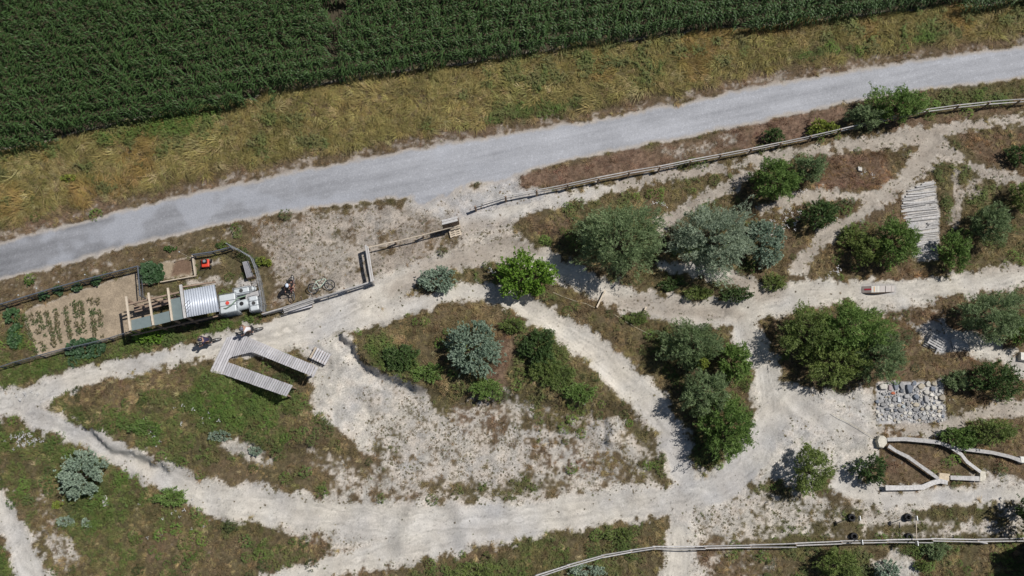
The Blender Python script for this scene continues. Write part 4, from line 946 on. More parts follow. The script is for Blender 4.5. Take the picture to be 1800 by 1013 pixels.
e = g(1735, 955, .5); MB().tube([g(1718, 952, .68), e], [.045, .05], 6).build('branch_stub', LOGM, root); MB().tube([e, e + Vector((.04, -.06, -.5))], [.05, .05], 6).build('branch_stub', LOGM, root)

# garden pipe-rail fences with netting
def net(name, A, B, zt, parent, m, step=.12):
    mb = MB(); d = B - A; L = d.length; n_ = int(L / step)
    for i in range(n_ + 1): p = A + d * i / n_; mb.beam(p, p + Vector((0, 0, zt)), .008, .008)
    for k in range(1, int(zt / step) + 1): mb.beam(A + Vector((0, 0, k * step)), B + Vector((0, 0, k * step)), .008, .008)
    o = mb.build(name, m, parent); o['kind'] = 'stuff'; return o
def pipe_fence(label, pts, zt, m, r=.04, mesh=True):
    P = [g(a, b_, zt) for a, b_ in pts]; P = [p - Vector((0, 0, zt)) for p in P]
    root = empty('garden_fence', P[0], label, 'fence')
    for i in range(len(P)): MB().tube([P[i], P[i] + Vector((0, 0, zt + .05))], .035, 6).build('post', PIPE if m is PIPE else GALV, root)
    for i in range(len(P) - 1):
        MB().tube([P[i] + Vector((0, 0, zt)), P[i + 1] + Vector((0, 0, zt))], r, 6).build('rail', m, root)
        MB().tube([P[i] + Vector((0, 0, zt * .5)), P[i + 1] + Vector((0, 0, zt * .5))], r * .6, 6).build('rail', m, root)
        if mesh: net('netting', P[i], P[i + 1], zt, root, DARKM if m is PIPE else GALV)
    return root
pipe_fence('grey pipe-rail garden fence with dark netting facing the road', [(-60, 553), (0, 535), (46, 521), (89, 508), (139, 494), (190, 481), (242, 468), (246, 520)], .9, PIPE)
pipe_fence('lower garden fence of netting and thin rail above the chalk path', [(0, 645), (24, 637), (68, 625), (112, 613), (150, 605), (190, 595), (228, 583)], .8, PIPE, .03)
pipe_fence('galvanised wire mesh fence round the right corner of the garden yard', [(398, 428), (418, 438), (439, 450), (447, 470), (453, 492), (460, 531), (460, 546)], 1.1, GALV, .02)
pipe_fence('grey rail fence from the seed bed to the wire corner', [(338, 448), (373, 443), (404, 435)], .7, PIPE, .045, False)
# bed edging boards
for nm, a, b_, lab in [('edging_board', (338, 449), (343, 485), 'pale upright edging board on the right side of the dug seed bed'), ('edging_board', (343, 485), (281, 496), 'long edging board along the lower side of the dug seed bed'), ('edging_board', (247, 500), (272, 498), 'short dark edging board below the bushy squash plant')]:
    p, q = g(*a, .3), g(*b_, .3); o = MB().beam(p - Vector((0, 0, .15)), q - Vector((0, 0, .15)), .10 if a == (338, 449) else .05, .3).build(nm, WOODL if a != (247, 500) else WOODB, loc=p); tag(o, lab, 'board', 'edging boards of the seed bed')
# plant stakes leaning out over the road side
for i, (a, b_) in enumerate([((64, 507), (82, 516)), ((103, 496), (115, 504)), ((149, 483), (160, 489)), ((252, 456), (264, 465)), ((315, 443), (330, 452)), ((32, 519), (44, 524))]):
    p = g(a[0], a[1], 1.3); q = g(b_[0] + 6, b_[1] + 2, .0); root = empty('garden_stake', q, 'thin leaning pale-tipped cane, %s along the road side of the garden' % (['second', 'third', 'fourth', 'fifth', 'sixth', 'first'][i] + ' from left'), 'stake', 'leaning garden canes')
    MB().tube([q, p], [.012, .01], 5).build('cane', WOODL, root); MB().blob(p, (.04, .04, .05), 8, 4).build('tip', WHITEP, root)

# ------------------------------------------------------------------ garden shelter
ZR = 2.2
def gz_(px, py, z): x, y = flat(px, py, z); return Vector((float(x), float(y), z))
root = empty('garden_shelter', gz_(300, 560, 0), 'open timber garden shelter with glass panels and a corrugated metal roof', 'shelter')
bm = [((222.8, 522), (230.5, 581.5)), ((262, 515.5), (270.6, 572.5)), ((296, 507), (303.5, 564.5)), ((318.5, 501.5), (326.5, 560)), ]
for i, (a, b_) in enumerate(bm):
    A, B = gz_(*a, ZR), gz_(*b_, ZR); w_ = .16 if i == 3 else .11
    MB().beam(A + Vector((0, 0, .08)), B + Vector((0, 0, .08)), w_, .1).build('rafter', WOODL if i < 3 else WOOD, root)
    for p in (A.lerp(B, .12), A.lerp(B, .95)): MB().beam(p + Vector((0, 0, -ZR - .1)), p + Vector((0, 0, .02)), .1, .1).build('post', WOODB, root)
A, B = gz_(243, 531, ZR - .12), gz_(318, 513.5, ZR - .12); MB().beam(gz_(224, 536, ZR - .12), B, .1, .12).build('purlin', WOODB, root)
MB().beam(gz_(229.5, 575, ZR - .14), gz_(385, 541, ZR - .14), .08, .12).build('purlin', WOODB, root)
MB().beam(gz_(320, 505, ZR - .14), gz_(379, 496, ZR - .14), .08, .12).build('purlin', WOODB, root)
MB().beam(gz_(226, 527, 1.7), gz_(240, 536, .9), .06, .08).build('brace', WOODB, root)
MB().beam(gz_(231, 590, 1.0), gz_(383, 556, 1.0), .06, .1).build('side_rail', WOODB, root)
MB().beam(gz_(236, 540, 1.1), gz_(316, 520, 1.1), .06, .1).build('side_rail', WOODB, root)
MB().beam(gz_(236, 545, .5), gz_(316, 526, .5), .35, .05).build('shelf', WOODB, root)
GLS = mat('cloudy_glass_panel', (.17, .21, .21), .25, .12, 3, spec=.5)
def sheet(name, P, th, m, parent):
    mb = MB(); k = len(P); mb.add([p for p in P] + [p - Vector((0, 0, th)) for p in P], [tuple(range(k)), tuple(range(2 * k - 1, k - 1, -1))] + [(i, k + i, k + (i + 1) % k, (i + 1) % k) for i in range(k)])
    o = mb.build(name, m, parent)
    return o
def q_(px, py, z=ZR + .005): return gz_(px, py, z)
sheet('glass_panel', [q_(230.5, 563), q_(268, 554), q_(271, 572.5), q_(231.5, 581.5)][::-1], .012, GLS, root)
sheet('glass_panel', [q_(268.6, 554), q_(300.5, 546), q_(303, 564.5), q_(271.6, 572.3)][::-1], .012, GLS, root)
sheet('glass_panel', [q_(298, 527), q_(320, 521.5), q_(325.5, 559.5), q_(303.8, 564.3)][::-1], .012, GLS, root)
# corrugated roof
CA, CB, CC, CD = gz_(323, 510.5, ZR + .12), gz_(377.5, 500, ZR + .12), gz_(386, 547.5, ZR + .22), gz_(329, 558, ZR + .22)
Nn = 13 * 8; V = []; F = []
for i in range(Nn + 1):
    t = i / Nn; zc = .026 * math.cos(t * 13 * 2 * math.pi); p = CA.lerp(CB, t); q = CD.lerp(CC, t)
    for e in (p, q): V.append(e + Vector((0, 0, zc)))
    for e in (p, q): V.append(e + Vector((0, 0, zc - .006)))
for i in range(Nn): a = 4 * i; F += [(a, a + 1, a + 5, a + 4), (a + 2, a + 6, a + 7, a + 3), (a, a + 4, a + 6, a + 2), (a + 1, a + 3, a + 7, a + 5)]
ROOF = mat('corrugated_steel', (.56, .60, .66), .45, .1, 3, metal=.25, spec=.4)
MB().add(V, F).build('corrugated_roof', ROOF, root, smooth=True)
for k, (a, b_) in enumerate([((324, 536), (333, 527)), ((325, 541), (336, 530)), ((326, 546), (335, 537)), ((328, 551), (334, 544))]):
    MB().tube([gz_(*a, ZR + .3), gz_(*b_, ZR + .24)], .008, 5).build('roof_wire', DARKM, root)
WALL = mat('dark_boarding', (.06, .055, .05), .9, .25, 4, objvar=.15)
pA, pB = gz_(229.5, 578, ZR - .2), gz_(386, 545, ZR - .2)
for k in range(11):
    zz = .12 + k * .085 * 1.0; a = Vector((pA.x, pA.y, zz)); b_ = Vector((pB.x, pB.y, zz)); a = a.lerp(b_, .42); MB().beam(a, b_, .025, .08).build('wall_board', WALL, root)
# water tanks
def tank(px, py, sx, sy, h, rz, label, cap=(.6, .08, .05), cage=True):
    p = g(px, py, h); base = p - Vector((0, 0, h)); t = empty('water_tank', base, label, 'water tank', 'plastic water tanks beside the shelter')
    mb = MB().box(base + Vector((0, 0, h / 2 + .06)), (sx, sy, h - .12), rz); mb.build('tank_body', WHITEP, t, bevel=.07)
    MB().tube([base + Vector((0, 0, h - .01)), base + Vector((0, 0, h + .05))], .11, 14).build('cap', mat('cap_%d' % int(cap[0] * 100), cap, .5), t)
    MB().box(base + Vector((0, 0, .05)), (sx, sy, .1), rz).build('base', DARKM, t)
    if cage:
        cr, sr = math.cos(rz), math.sin(rz)
        def W(u, v, z): return base + Vector((u * cr - v * sr, u * sr + v * cr, z))
        mb = MB(); X_, Y_ = sx / 2 + .03, sy / 2 + .03
        for z in np.linspace(.15, h + .01, 5):
            for (a, b_) in (((-X_, -Y_), (X_, -Y_)), ((X_, -Y_), (X_, Y_)), ((X_, Y_), (-X_, Y_)), ((-X_, Y_), (-X_, -Y_))): mb.tube([W(*a, z), W(*b_, z)], .012, 4, cap=False)
        for u in np.linspace(-X_, X_, 5):
            for v in (-Y_, Y_): mb.tube([W(u, v, .1), W(u, v, h + .02)], .012, 4, cap=False)
        for v in np.linspace(-Y_, Y_, 5):
            for u in (-X_, X_): mb.tube([W(u, v, .1), W(u, v, h + .02)], .012, 4, cap=False)
        for v in (-.15, .15): mb.tube([W(-X_, v, h + .03), W(X_, v, h + .03)], .016, 4)
        mb.build('cage', GALV, t)
    return t
tank(400, 533, 1.0, 1.15, 1.1, .18, 'white box-shaped water tank with red cap next to the corrugated roof', (.6, .07, .05))
tank(424, 511, .95, .45, .9, .2, 'flat caged white tank behind the other tanks, nearest the bench', (.05, .05, .05))
tank(446, 533, .55, .9, .9, .2, 'narrow caged grey tank in the fence corner', (.05, .05, .05))
# rounded white drum tank lying in front
c0 = g(425, 534, .85); t = empty('drum_tank', c0 - Vector((0, 0, .85)), 'rounded white tank lying on its side with a black cap', 'water tank')
a = c0 + Vector((-.6, -.15, -.3)); b_ = c0 + Vector((.5, .12, -.3)); MB().tube([a, a.lerp(b_, .06), a.lerp(b_, .2), a.lerp(b_, .8), a.lerp(b_, .94), b_], [.14, .26, .32, .32, .26, .14], 16).build('tank_body', WHITEP, t, smooth=True)
MB().tube([c0 + Vector((0, 0, -.02)), c0 + Vector((0, 0, .06))], .12, 14).build('cap', BLACK, t)
for k in (-.3, .3): MB().box(c0 + Vector((k, 0, -.75)), (.1, .5, .25), .2).build('cradle', WOODB, t)
o = MB().tube([g(388, 544, .95), g(398, 542, 1.2), g(408, 535, 1.3), g(418, 524, 1.25), g(432, 520, 1.1)], [.035] * 5, 8).build('hose', mat('green_hose', (.20, .28, .20), .6), loc=g(388, 544, 0), smooth=True); tag(o, 'thick grey-green hose arching over the white tanks', 'hose')
bg_ = MB().blob(g(444, 508, .15), (.26, .18, .2), 10, 6).build('sack', WHITEP, loc=g(444, 508, 0), smooth=True); tag(bg_, 'white sack lying in the corner between tanks and wire fence', 'sack')
t = empty('scrap_boards', g(449, 516, 0), 'weathered boards leaning across the tanks in the fence corner', 'boards')
for k in range(4): MB().beam(g(432, 519 + k * 2.2, .75), g(458, 511 + k * 2.2, .95), .09, .02).build('board', WOOD, t)
# grey slatted chest by the wire fence
A = [g(426, 461, .5), g(436, 458.5, .5), g(446, 485.5, .5), g(433.5, 489, .5)]; t = empty('slatted_bench', A[0] - Vector((0, 0, .5)), 'grey slatted bench box standing against the right garden fence', 'bench')
for k in range(8):
    f0, f1 = (k + .06) / 8, (k + .94) / 8; a, b_ = A[0].lerp(A[1], (f0 + f1) / 2), A[3].lerp(A[2], (f0 + f1) / 2); MB().beam(a, b_, (A[1] - A[0]).length / 8 * .86, .03).build('slat', mat('grey_boards', (.27, .27, .29), .7, .15, 5, objvar=.12), t)
for q in A: MB().beam(A[0].lerp(A[2], .5).lerp(q, .88) + Vector((0, 0, -.5)), A[0].lerp(A[2], .5).lerp(q, .88) + Vector((0, 0, -.02)), .07, .07).build('leg', WOODB, t)
MB().beam(A[0].lerp(A[3], .03) - Vector((0, 0, .25)), A[3] - Vector((0, 0, .25)), .03, .44).build('side_panel', WOODB, t); MB().beam(A[3] - Vector((0, 0, .25)), A[2] - Vector((0, 0, .25)), .03, .44).build('side_panel', WOODB, t)
# red garden machine
RED = mat('red_paint', (.62, .06, .03), .45, .1, 4)
c0 = g(361, 463, .3) - Vector((0, 0, .3)); t = empty('garden_mower', c0, 'small red garden mower with black engine and handle', 'mower')
MB().box(c0 + Vector((0, 0, .26)), (.46, .5, .2), .1).build('deck', RED, t, bevel=.05); MB().box(c0 + Vector((0, .08, .43)), (.26, .24, .16), .1).build('engine', BLACK, t, bevel=.03)
MB().tube([c0 + Vector((0, .08, .5)), c0 + Vector((0, .08, .54))], .09, 12).build('engine_cap', GALV, t)
for i in (-1, 1):
    for j in (-1, 1): MB().tube([c0 + Vector((i * .26, j * .2, .12)), c0 + Vector((i * .31, j * .2, .12))], .12, 12).build('wheel', BLACK, t)
MB().tube([c0 + Vector((-.18, -.2, .3)), c0 + Vector((-.2, -.6, .85)), c0 + Vector((.2, -.6, .85)), c0 + Vector((.18, -.2, .3))], .015, 6).build('handle', DARKM, t)

# ------------------------------------------------------------------ leaning and lying pallets
def pallet(loc, ax, ay, nrm, label, L=1.0, W_=.8, group=None, slats=5, m=None):
    """ax along the slats, ay across"""
    m = m or WOODL; t = empty('wooden_pallet', loc, label, 'pallet', group); ax = Vector(ax).normalized(); nrm = Vector(nrm).normalized(); ay = nrm.cross(ax).normalized()
    for k in range(slats): o_ = loc + ay * (W_ * ((k + .5) / slats - .5)) + nrm * .11; MB().beam(o_ - ax * L / 2, o_ + ax * L / 2, W_ / slats * .62, .022, nrm).build('slat', m, t)
    for k in (-1, 0, 1): o_ = loc + ax * (L / 2 - .05) * k + nrm * .055; MB().beam(o_ - ay * W_ / 2, o_ + ay * W_ / 2, .09, .08, nrm).build('bearer', m, t)
    return t
p = g(800, 409, .1); pallet(p - Vector((0, 0, .1)), (.98, .25, 0), None, (0, 0, 1), 'pale pallet lying flat on the ground below the upright pallet', .72, .52, 'pallets at the fence end', 4)
p = g(799, 396, .25); pallet(p, (.97, .25, 0), None, Vector((-.1, -.55, .8)), 'pallet propped at a slant against the tall board screen', .72, .5, 'pallets at the fence end', 4)
A, B = g(777, 392, 1.5), g(804.5, 385, 1.5); t = empty('board_screen', A - Vector((0, 0, 1.5)), 'tall upright board screen with double top plank at the fence end', 'screen')
for k in range(9): z = -.12 - k * .16; MB().beam(A + Vector((0, 0, z)), B + Vector((0, 0, z)), .03, .145).build('board', WOODB, t)
for q in (A, B, A.lerp(B, .5)): MB().beam(q - Vector((0, -.06, 1.55)), q - Vector((0, -.06, .02)), .08, .08).build('post', WOODB, t)
MB().beam(A + Vector((0, .1, .03)), B + Vector((0, .1, .03)), .14, .03).build('top_plank', WOOD, t); MB().beam(A + Vector((0, -.07, .03)), B + Vector((0, -.07, .03)), .14, .03).build('top_plank', WOOD, t)
pallet(g(1646, 601, .35), (.83, -.5, 0), None, Vector((-.05, -.12, 1)), 'dark shaded pallet on the chalk under the grey-green bush', .95, .75, None, 5, WOOD)
t = empty('plank_stack', g(1684, 604, .05), 'loose grey planks lying in the shade right of the pallet', 'planks')
for k in range(5): MB().beam(g(1672 + k * .6, 597 + k * 3.2, .08), g(1700 + k * 1.0, 602 + k * 3.4, .08), .1, .03).build('plank', WOOD, t)

# bench made of slats against the fence
A0, A1 = g(494, 541, .75), g(550, 523.5, .75); t = empty('garden_bench', A0 - Vector((0, 0, .75)), 'long grey slatted bench with backrest against the track-side fence', 'bench')
for k in range(4):
    d = Vector((.02 * k, -.09 * k, -.05 * k)); MB().beam(A0 + d + Vector((.1, 0, 0)), A1 + d, .075, .025, (0, .6, .8)).build('back_slat', WOOD, t)
S0, S1 = g(509, 546, .35), g(549, 535.5, .35)
for k in range(5): d = Vector((-.01 * k, .085 * k - .1, 0)); MB().beam(S0 + d, S1 + d, .07, .03).build('seat_slat', WOODP, t)
for q in (S0.lerp(S1, .04), S0.lerp(S1, .5), S0.lerp(S1, .96)):
    MB().beam(q + Vector((0, -.08, -.04)), q + Vector((0, .32, -.04)), .08, .05).build('bearer', WOODB, t)
    for e in (-.04, .28): MB().beam(q + Vector((0, e, -.4)), q + Vector((0, e, -.07)), .08, .08).build('leg', WOODB, t)
    MB().beam(q + Vector((.02, .3, -.4)), q + Vector((.05, .62, .36)), .06, .06).build('back_post', WOODB, t)

# ------------------------------------------------------------------ U-shaped plank ramp
def pz(px, py, z):      # z above the flat datum round the ramp
    gg = g(px, py, z); return gg
t = empty('plank_ramp', g(440, 640, 0), 'large U-shaped boardwalk ramp of pale weathered planks beside the two riders', 'ramp')
def lerp2(a, b_, s): return (a[0] + (b_[0] - a[0]) * s, a[1] + (b_[1] - a[1]) * s)
def poly_at(pl, s):
    Ls = [math.dist(pl[i], pl[i + 1]) for i in range(len(pl) - 1)]; T_ = sum(Ls) * s
    for i, L in enumerate(Ls):
        if T_ <= L or i == len(Ls) - 1: return lerp2(pl[i], pl[i + 1], min(1, T_ / L))
        T_ -= L
base_z = g(400, 610, 0).z
def dp(pt, z): x_, y_ = flat(pt[0], pt[1], base_z + z); return Vector((float(x_), float(y_), base_z + z))
def plank_quad(a0, a1, b0, b1, z0, z1, parent, m=WOODP, th=.035, gapf=.10, name='plank'):
    """quad a0-a1 (top edge), b0-b1 (bottom edge) in photo pixels"""
    j = random.uniform(-.6, .6); A0_, A1_, B0_, B1_ = lerp2(a0, a1, gapf), lerp2(a0, a1, 1 - gapf), lerp2(b0, b1, gapf), lerp2(b0, b1, 1 - gapf)
    k = random.uniform(0, .02); A0_, A1_ = lerp2(A0_, B0_, -k), lerp2(A1_, B1_, -k); k = random.uniform(0, .02); B0_, B1_ = lerp2(B0_, A0_, -k), lerp2(B1_, A1_, -k)
    zz = random.uniform(-.004, .004); P_ = [dp(A0_, z0 + zz), dp(A1_, z1 + zz), dp(B1_, z1 + zz), dp(B0_, z0 + zz)]
    if (P_[1] - P_[0]).cross(P_[2] - P_[0]).z < 0: P_ = P_[::-1]
    return sheet(name, P_, th, m, parent)
n_ = 36; OU = [(420.5, 589), (424.8, 588), (554.3, 643.2)]; IN = [(401.5, 632), (405.8, 627.4), (443, 618.7), (546.5, 660.6)]
for k in range(n_):
    s0, s1 = k / n_, (k + 1) / n_
    # inner edge gets the same bearing as the outer planks
    def inner(s):
        return poly_at(IN, min(1, s * .97 + .03)) if s > .0 else IN[0]
    plank_quad(poly_at(OU, s0), poly_at(OU, s1), inner(s0), inner(s1), .26 + 1.4 * s0, .26 + 1.4 * s1, t)
TT = [(398, 594.2), (420.5, 589)]; BB = [(368.7, 652.7), (391.5, 657.8)]
for k in range(5):
    s0, s1 = k / 5, (k + 1) / 5; plank_quad(poly_at(TT, s0), poly_at(TT, s1), poly_at(BB, s0), poly_at(BB, s1), .12 + .08 * s0, .12 + .08 * s1, t, gapf=.09)
UP = [(400.8, 637), (514.8, 678)]; LO = [(391.5, 657.8), (503.8, 697)]
for k in range(29):
    s0, s1 = k / 29, (k + 1) / 29; plank_quad(poly_at(UP, s0), poly_at(UP, s1), poly_at(LO, s0), poly_at(LO, s1), .24 + 2.0 * s0, .24 + 2.0 * s1, t)
plank_quad((554.5, 643.5), (560, 647), (546.8, 661), (551, 664), 1.65, 1.35, t)
for (a, b_, z0, z1) in [(lerp2(OU[1], IN[1], .12), lerp2(OU[2], IN[3], .12), .24, 1.6), ((442, 616.5), lerp2(OU[2], IN[3], .88), .5, 1.6), (lerp2(UP[0], LO[0], .1), lerp2(UP[1], LO[1], .1), .2, 2.18), (lerp2(UP[0], LO[0], .9), lerp2(UP[1], LO[1], .9), .2, 2.18)]:
    A, B = dp(a, z0 - .09), dp(b_, z1 - .09); B = A.lerp(B, .955); MB().beam(A, B, .06, .12).build('joist', WOODB, t)
    for s in (.35, .66, .98): q = A.lerp(B, s); MB().beam(Vector((q.x, q.y, -.1)), q, .09, .09).build('post', WOODB, t)
# small plank landing
t = empty('plank_landing', g(562, 627, 0), 'small platform of seven short planks on the chalk beside the ramp', 'ramp')
for k in range(7):
    s0, s1 = k / 7, (k + 1) / 7; plank_quad(lerp2((553.5, 609.5), (582, 624), s0), lerp2((553.5, 609.5), (582, 624), s1), lerp2((543, 628.5), (572, 642), s0), lerp2((543, 628.5), (572, 642), s1), .45, .45, t, WOODP if k else WOODL, gapf=.14)
for e in (.15, .85): a = lerp2((553.5, 609.5), (543, 628.5), e); b_ = lerp2((582, 624), (572, 642), e); MB().beam(dp(a, .37), dp(b_, .37), .08, .1).build('bearer', WOODB, t)
# kicker box on the right track
t = empty('kicker_ramp', g(1543, 509, 0), 'low up-and-over jump box with red stripe on the chalk track', 'ramp')
KT, KB = [(1515, 503.5), (1572.5, 502)], [(1515, 515), (1572.5, 513)]
PM = [mat('ramp_grey_board', (.33, .29, .27), .8, .15, 5), mat('ramp_white_board', (.62, .60, .55), .8, .1, 5), mat('ramp_pale_board', (.42, .39, .37), .8, .12, 5)]
segs = [(0, .29, .05, .38, 0), (.29, .46, .38, .44, 1), (.46, .55, .44, .46, 1), (.55, .72, .46, .38, 2), (.73, .9, .36, .2, 2), (.9, 1.0, .2, .05, 2)]
kb = g(1543, 509, 0).z
def kp(s, e, z): a = lerp2(lerp2(KT[0], KT[1], s), lerp2(KB[0], KB[1], s), e); x_, y_ = flat(a[0], a[1], kb + z); return Vector((float(x_), float(y_), kb + z))
for (s0, s1, z0, z1, mi) in segs:
    sheet('panel', [kp(s0 + .004, 0, z0), kp(s0 + .004, 1, z0), kp(s1 - .004, 1, z1), kp(s1 - .004, 0, z1)], .03, PM[mi], t)
    for e in (.04, .96):
        a, b_ = kp(s0, e, z0), kp(s1, e, z1); mb = MB(); mb.add([a - Vector((0, 0, .035)), b_ - Vector((0, 0, .035)), Vector((b_.x, b_.y, kb - .05)), Vector((a.x, a.y, kb - .05))], [(0, 1, 2, 3)]); o = mb.build('side_board', WOODB, t); md = o.modifiers.new('s', 'SOLIDIFY'); md.thickness = .02
st_ = sheet('painted_stripe', [kp(.08, .38, .155), kp(.08, .62, .155), kp(.285, .62, .385), kp(.285, .38, .385)], .006, mat('red_stripe', (.42, .03, .05), .7, .2, 8), t)
sheet('painted_stripe', [kp(.37, .1, .42), kp(.37, .9, .42), kp(.39, .9, .425), kp(.39, .1, .425)], .005, mat('orange_stripe', (.6, .3, .08), .7), t)

# ------------------------------------------------------------------ log mat
t = empty('log_mat', g(1620, 390, 0), 'corduroy mat of bleached grey logs laid crosswise on the path at right', 'log mat')
yl = [318, 323, 332, 350, 375, 392, 410, 440, 458]; xl = [1624, 1618, 1598, 1587, 1585, 1592, 1600, 1602, 1610]; xr = [1641, 1642, 1644, 1647, 1650, 1651, 1650, 1648, 1645]
yy = 320.0; i = 0
while yy < 452:
    x0 = np.interp(yy, yl, xl) + random.uniform(-3, 3); x1 = np.interp(yy, yl, xr) + random.uniform(-2.5, 2.5)
    if 391 < yy < 402: x0 = x1 - random.uniform(10, 24)
    if random.random() < .14: x1 = x0 + (x1 - x0) * random.uniform(.4, .7)
    elif random.random() < .1: x0 = x1 - (x1 - x0) * random.uniform(.4, .7)
    r0 = random.uniform(.034, .062); tl = random.uniform(4.5, 9) * (x1 - x0) / 55; yb = yy + tl * .5; bend = random.uniform(-1.5, 1.5)
    P_ = [g(x0, yb, r0), g(x0 + (x1 - x0) * .35, yb - tl * .35 + bend, r0), g(x0 + (x1 - x0) * .7, yb - tl * .7 + bend * .6, r0), g(x1, yb - tl, r0)]
    MB().tube(P_, [r0, r0 * random.uniform(.9, 1.1), r0 * .92, r0 * random.uniform(.65, .9)], 7, jit=.08).build('log', LOGM, t, smooth=False)
    yy += (r0 * 2 * 28) * random.uniform(.8, 1.65); i += 1
# stone slab edge pieces beyond

# ------------------------------------------------------------------ stones
def stone_mesh(seed):
    rs = random.Random(seed); nn = rs.choice([5, 6, 7, 8]); ang = sorted([2 * math.pi * (k + rs.uniform(-.28, .28)) / nn for k in range(nn)])
    rad = [rs.uniform(.74, 1.1) for _ in range(nn)]; V, F = [], []
    for z, s in ((-.6, .9), (.3, 1.0), (.78, .86), (.9, .6)):
        ox, oy = rs.uniform(-.05, .05), rs.uniform(-.05, .05)
        for k in range(nn): V.append((rad[k] * s * math.cos(ang[k]) + ox, rad[k] * s * math.sin(ang[k]) + oy, z + rs.uniform(-.06, .06)))
    for i in range(3):
        for k in range(nn): F.append((i * nn + k, i * nn + (k + 1) % nn, (i + 1) * nn + (k + 1) % nn, (i + 1) * nn + k))
    F.append(tuple(3 * nn + k for k in range(nn)))
    me = bpy.data.meshes.new('stone'); me.from_pydata(V, [], F); me.materials.append(STONE); return me
sm = [stone_mesh(s) for s in range(12)]
bed = empty('stone_bed', g(1602, 708, 0), 'rectangular bed of mixed grey and white boulders set into the chalk', 'stone bed')
PALE, GREY, BLUE, TAN, PINK, DARK = (.54, .52, .47), (.28, .28, .28), (.17, .19, .225), (.38, .34, .27), (.36, .30, .31), (.13, .14, .16)
def stone(cx, cy, rx, ry, c_, hgt=None, rz=None):
    p = g(cx, cy, 0) ; s = ppm(cx, cy); o = bpy.data.objects.new('stone', random.choice(sm)); col.objects.link(o); o.parent = bed
    hh = hgt if hgt else min(rx, ry) / s * random.uniform(.5, .8)
    o.location = p - bed.location + Vector((0, 0, hh * .3)); o.scale = (rx / s, ry / s, hh); o.rotation_euler = (random.uniform(-.1, .1), random.uniform(-.1, .1), rz if rz is not None else random.uniform(-3, 3))
    v_ = random.uniform(.85, 1.15); o.color = (c_[0] * v_, c_[1] * v_, c_[2] * v_, 1)
big = [(285, 275, 80, 72, PALE), (405, 290, 45, 65, PINK), (495, 262, 46, 82, BLUE), (592, 262, 50, 78, GREY), (705, 305, 56, 95, BLUE), (590, 345, 36, 40, DARK), (455, 382, 44, 32, (.42, .13, .07)), (800, 222, 36, 42, BLUE), (908, 275, 60, 55, TAN), (1015, 235, 42, 55, PALE), (1120, 228, 52, 45, TAN), (1203, 215, 32, 34, PALE), (1090, 315, 48, 46, BLUE), (985, 367, 52, 46, PALE), (1072, 412, 46, 42, PALE), (1142, 455, 32, 46, PALE), (1240, 455, 64, 60, TAN), (980, 482, 50, 70, GREY), (820, 442, 54, 52, BLUE), (835, 322, 38, 36, GREY), (545, 482, 44, 62, (.42, .44, .46)), (668, 432, 56, 46, (.42, .42, .42)), (905, 442, 26, 28, PALE), (820, 570, 58, 42, TAN), (1215, 607, 62, 38, PALE), (1165, 535, 42, 30, PALE), (1095, 612, 46, 52, PALE), (1008, 622, 42, 48, PALE), (920, 640, 38, 40, TAN), (812, 645, 52, 46, GREY), (575, 657, 54, 46, GREY), (425, 585, 42, 32, PALE), (430, 660, 32, 34, PALE), (285, 567, 46, 42, GREY), (725, 705, 38, 36, PALE), (650, 706, 32, 28, PALE), (540, 852, 44, 36, PALE), (225, 747, 34, 34, PALE), (385, 757, 32, 28, PALE), (290, 807, 28, 26, PALE), (815, 775, 42, 42, GREY), (770, 265, 20, 60, DARK), (470, 480, 40, 50, GREY), (1080, 510, 30, 24, PALE), (930, 540, 26, 42, DARK), (690, 560, 40, 46, GREY), (620, 600, 36, 34, (.36, .40, .42)), (550, 580, 36, 30, TAN), (360, 640, 46, 34, DARK), (1195, 675, 34, 30, TAN), (1200, 750, 36, 30, PALE), (1100, 740, 26, 30, PALE), (1060, 790, 40, 40, GREY), (940, 790, 48, 40, GREY)]
pl = []
for (x_, y_, a, b_, c_) in big:
    if c_ is PALE: pass
    stone(1520 + x_ / 9.2, 650 + y_ / 9.2, a / 9.2 * 1.02, b_ / 9.2 * 1.02, c_, None, 0 if a != b_ else None); pl.append((x_, y_, (a + b_) / 2))
tries = 0; cnt = 0
while tries < 9000 and cnt < 230:
    tries += 1; x_, y_ = random.uniform(190, 1300), random.uniform(340, 880)
    if x_ < 235 and y_ < 500: continue
    if x_ > 1240 + 70 * vnoise(np.array([y_]), np.array([3.]), 90.)[0] or y_ > 800 + 75 * vnoise(np.array([x_]), np.array([9.]), 110.)[0]: continue
    if random.random() < .1 and x_ < 320: pl.append((x_, y_, 20))
    if y_ > 860 - max(0, (x_ - 900)) * .05 or (x_ < 300 and y_ > 840): continue
    rr_ = random.uniform(13, 40) if tries < 3500 else random.uniform(10, 20)
    if all(math.hypot(x_ - q[0], y_ - q[1]) > (rr_ + q[2]) * .90 for q in pl):
        c_ = random.choices([PALE, GREY, TAN, BLUE, (.42, .42, .41), DARK], [3 if x_ > 850 or y_ > 650 else 1.4, 4, 1.5, .7, 4, .7])[0]
        stone(1520 + x_ / 9.2, 650 + y_ / 9.2, rr_ / 9.2, rr_ / 9.2 * random.uniform(.8, 1.1), c_); pl.append((x_, y_, rr_)); cnt += 1

for k in range(16):
    a_ = random.uniform(0, 6.28); e_ = random.uniform(1.02, 1.22); rr_ = random.uniform(.9, 2.0)
    stone(1602 + 64 * e_ * max(-.95, min(.95, 1.3 * math.cos(a_))), 712 + 40 * e_ * max(-.2, min(.95, 1.3 * math.sin(a_))), rr_, rr_, random.choice([PALE, GREY, TAN]))
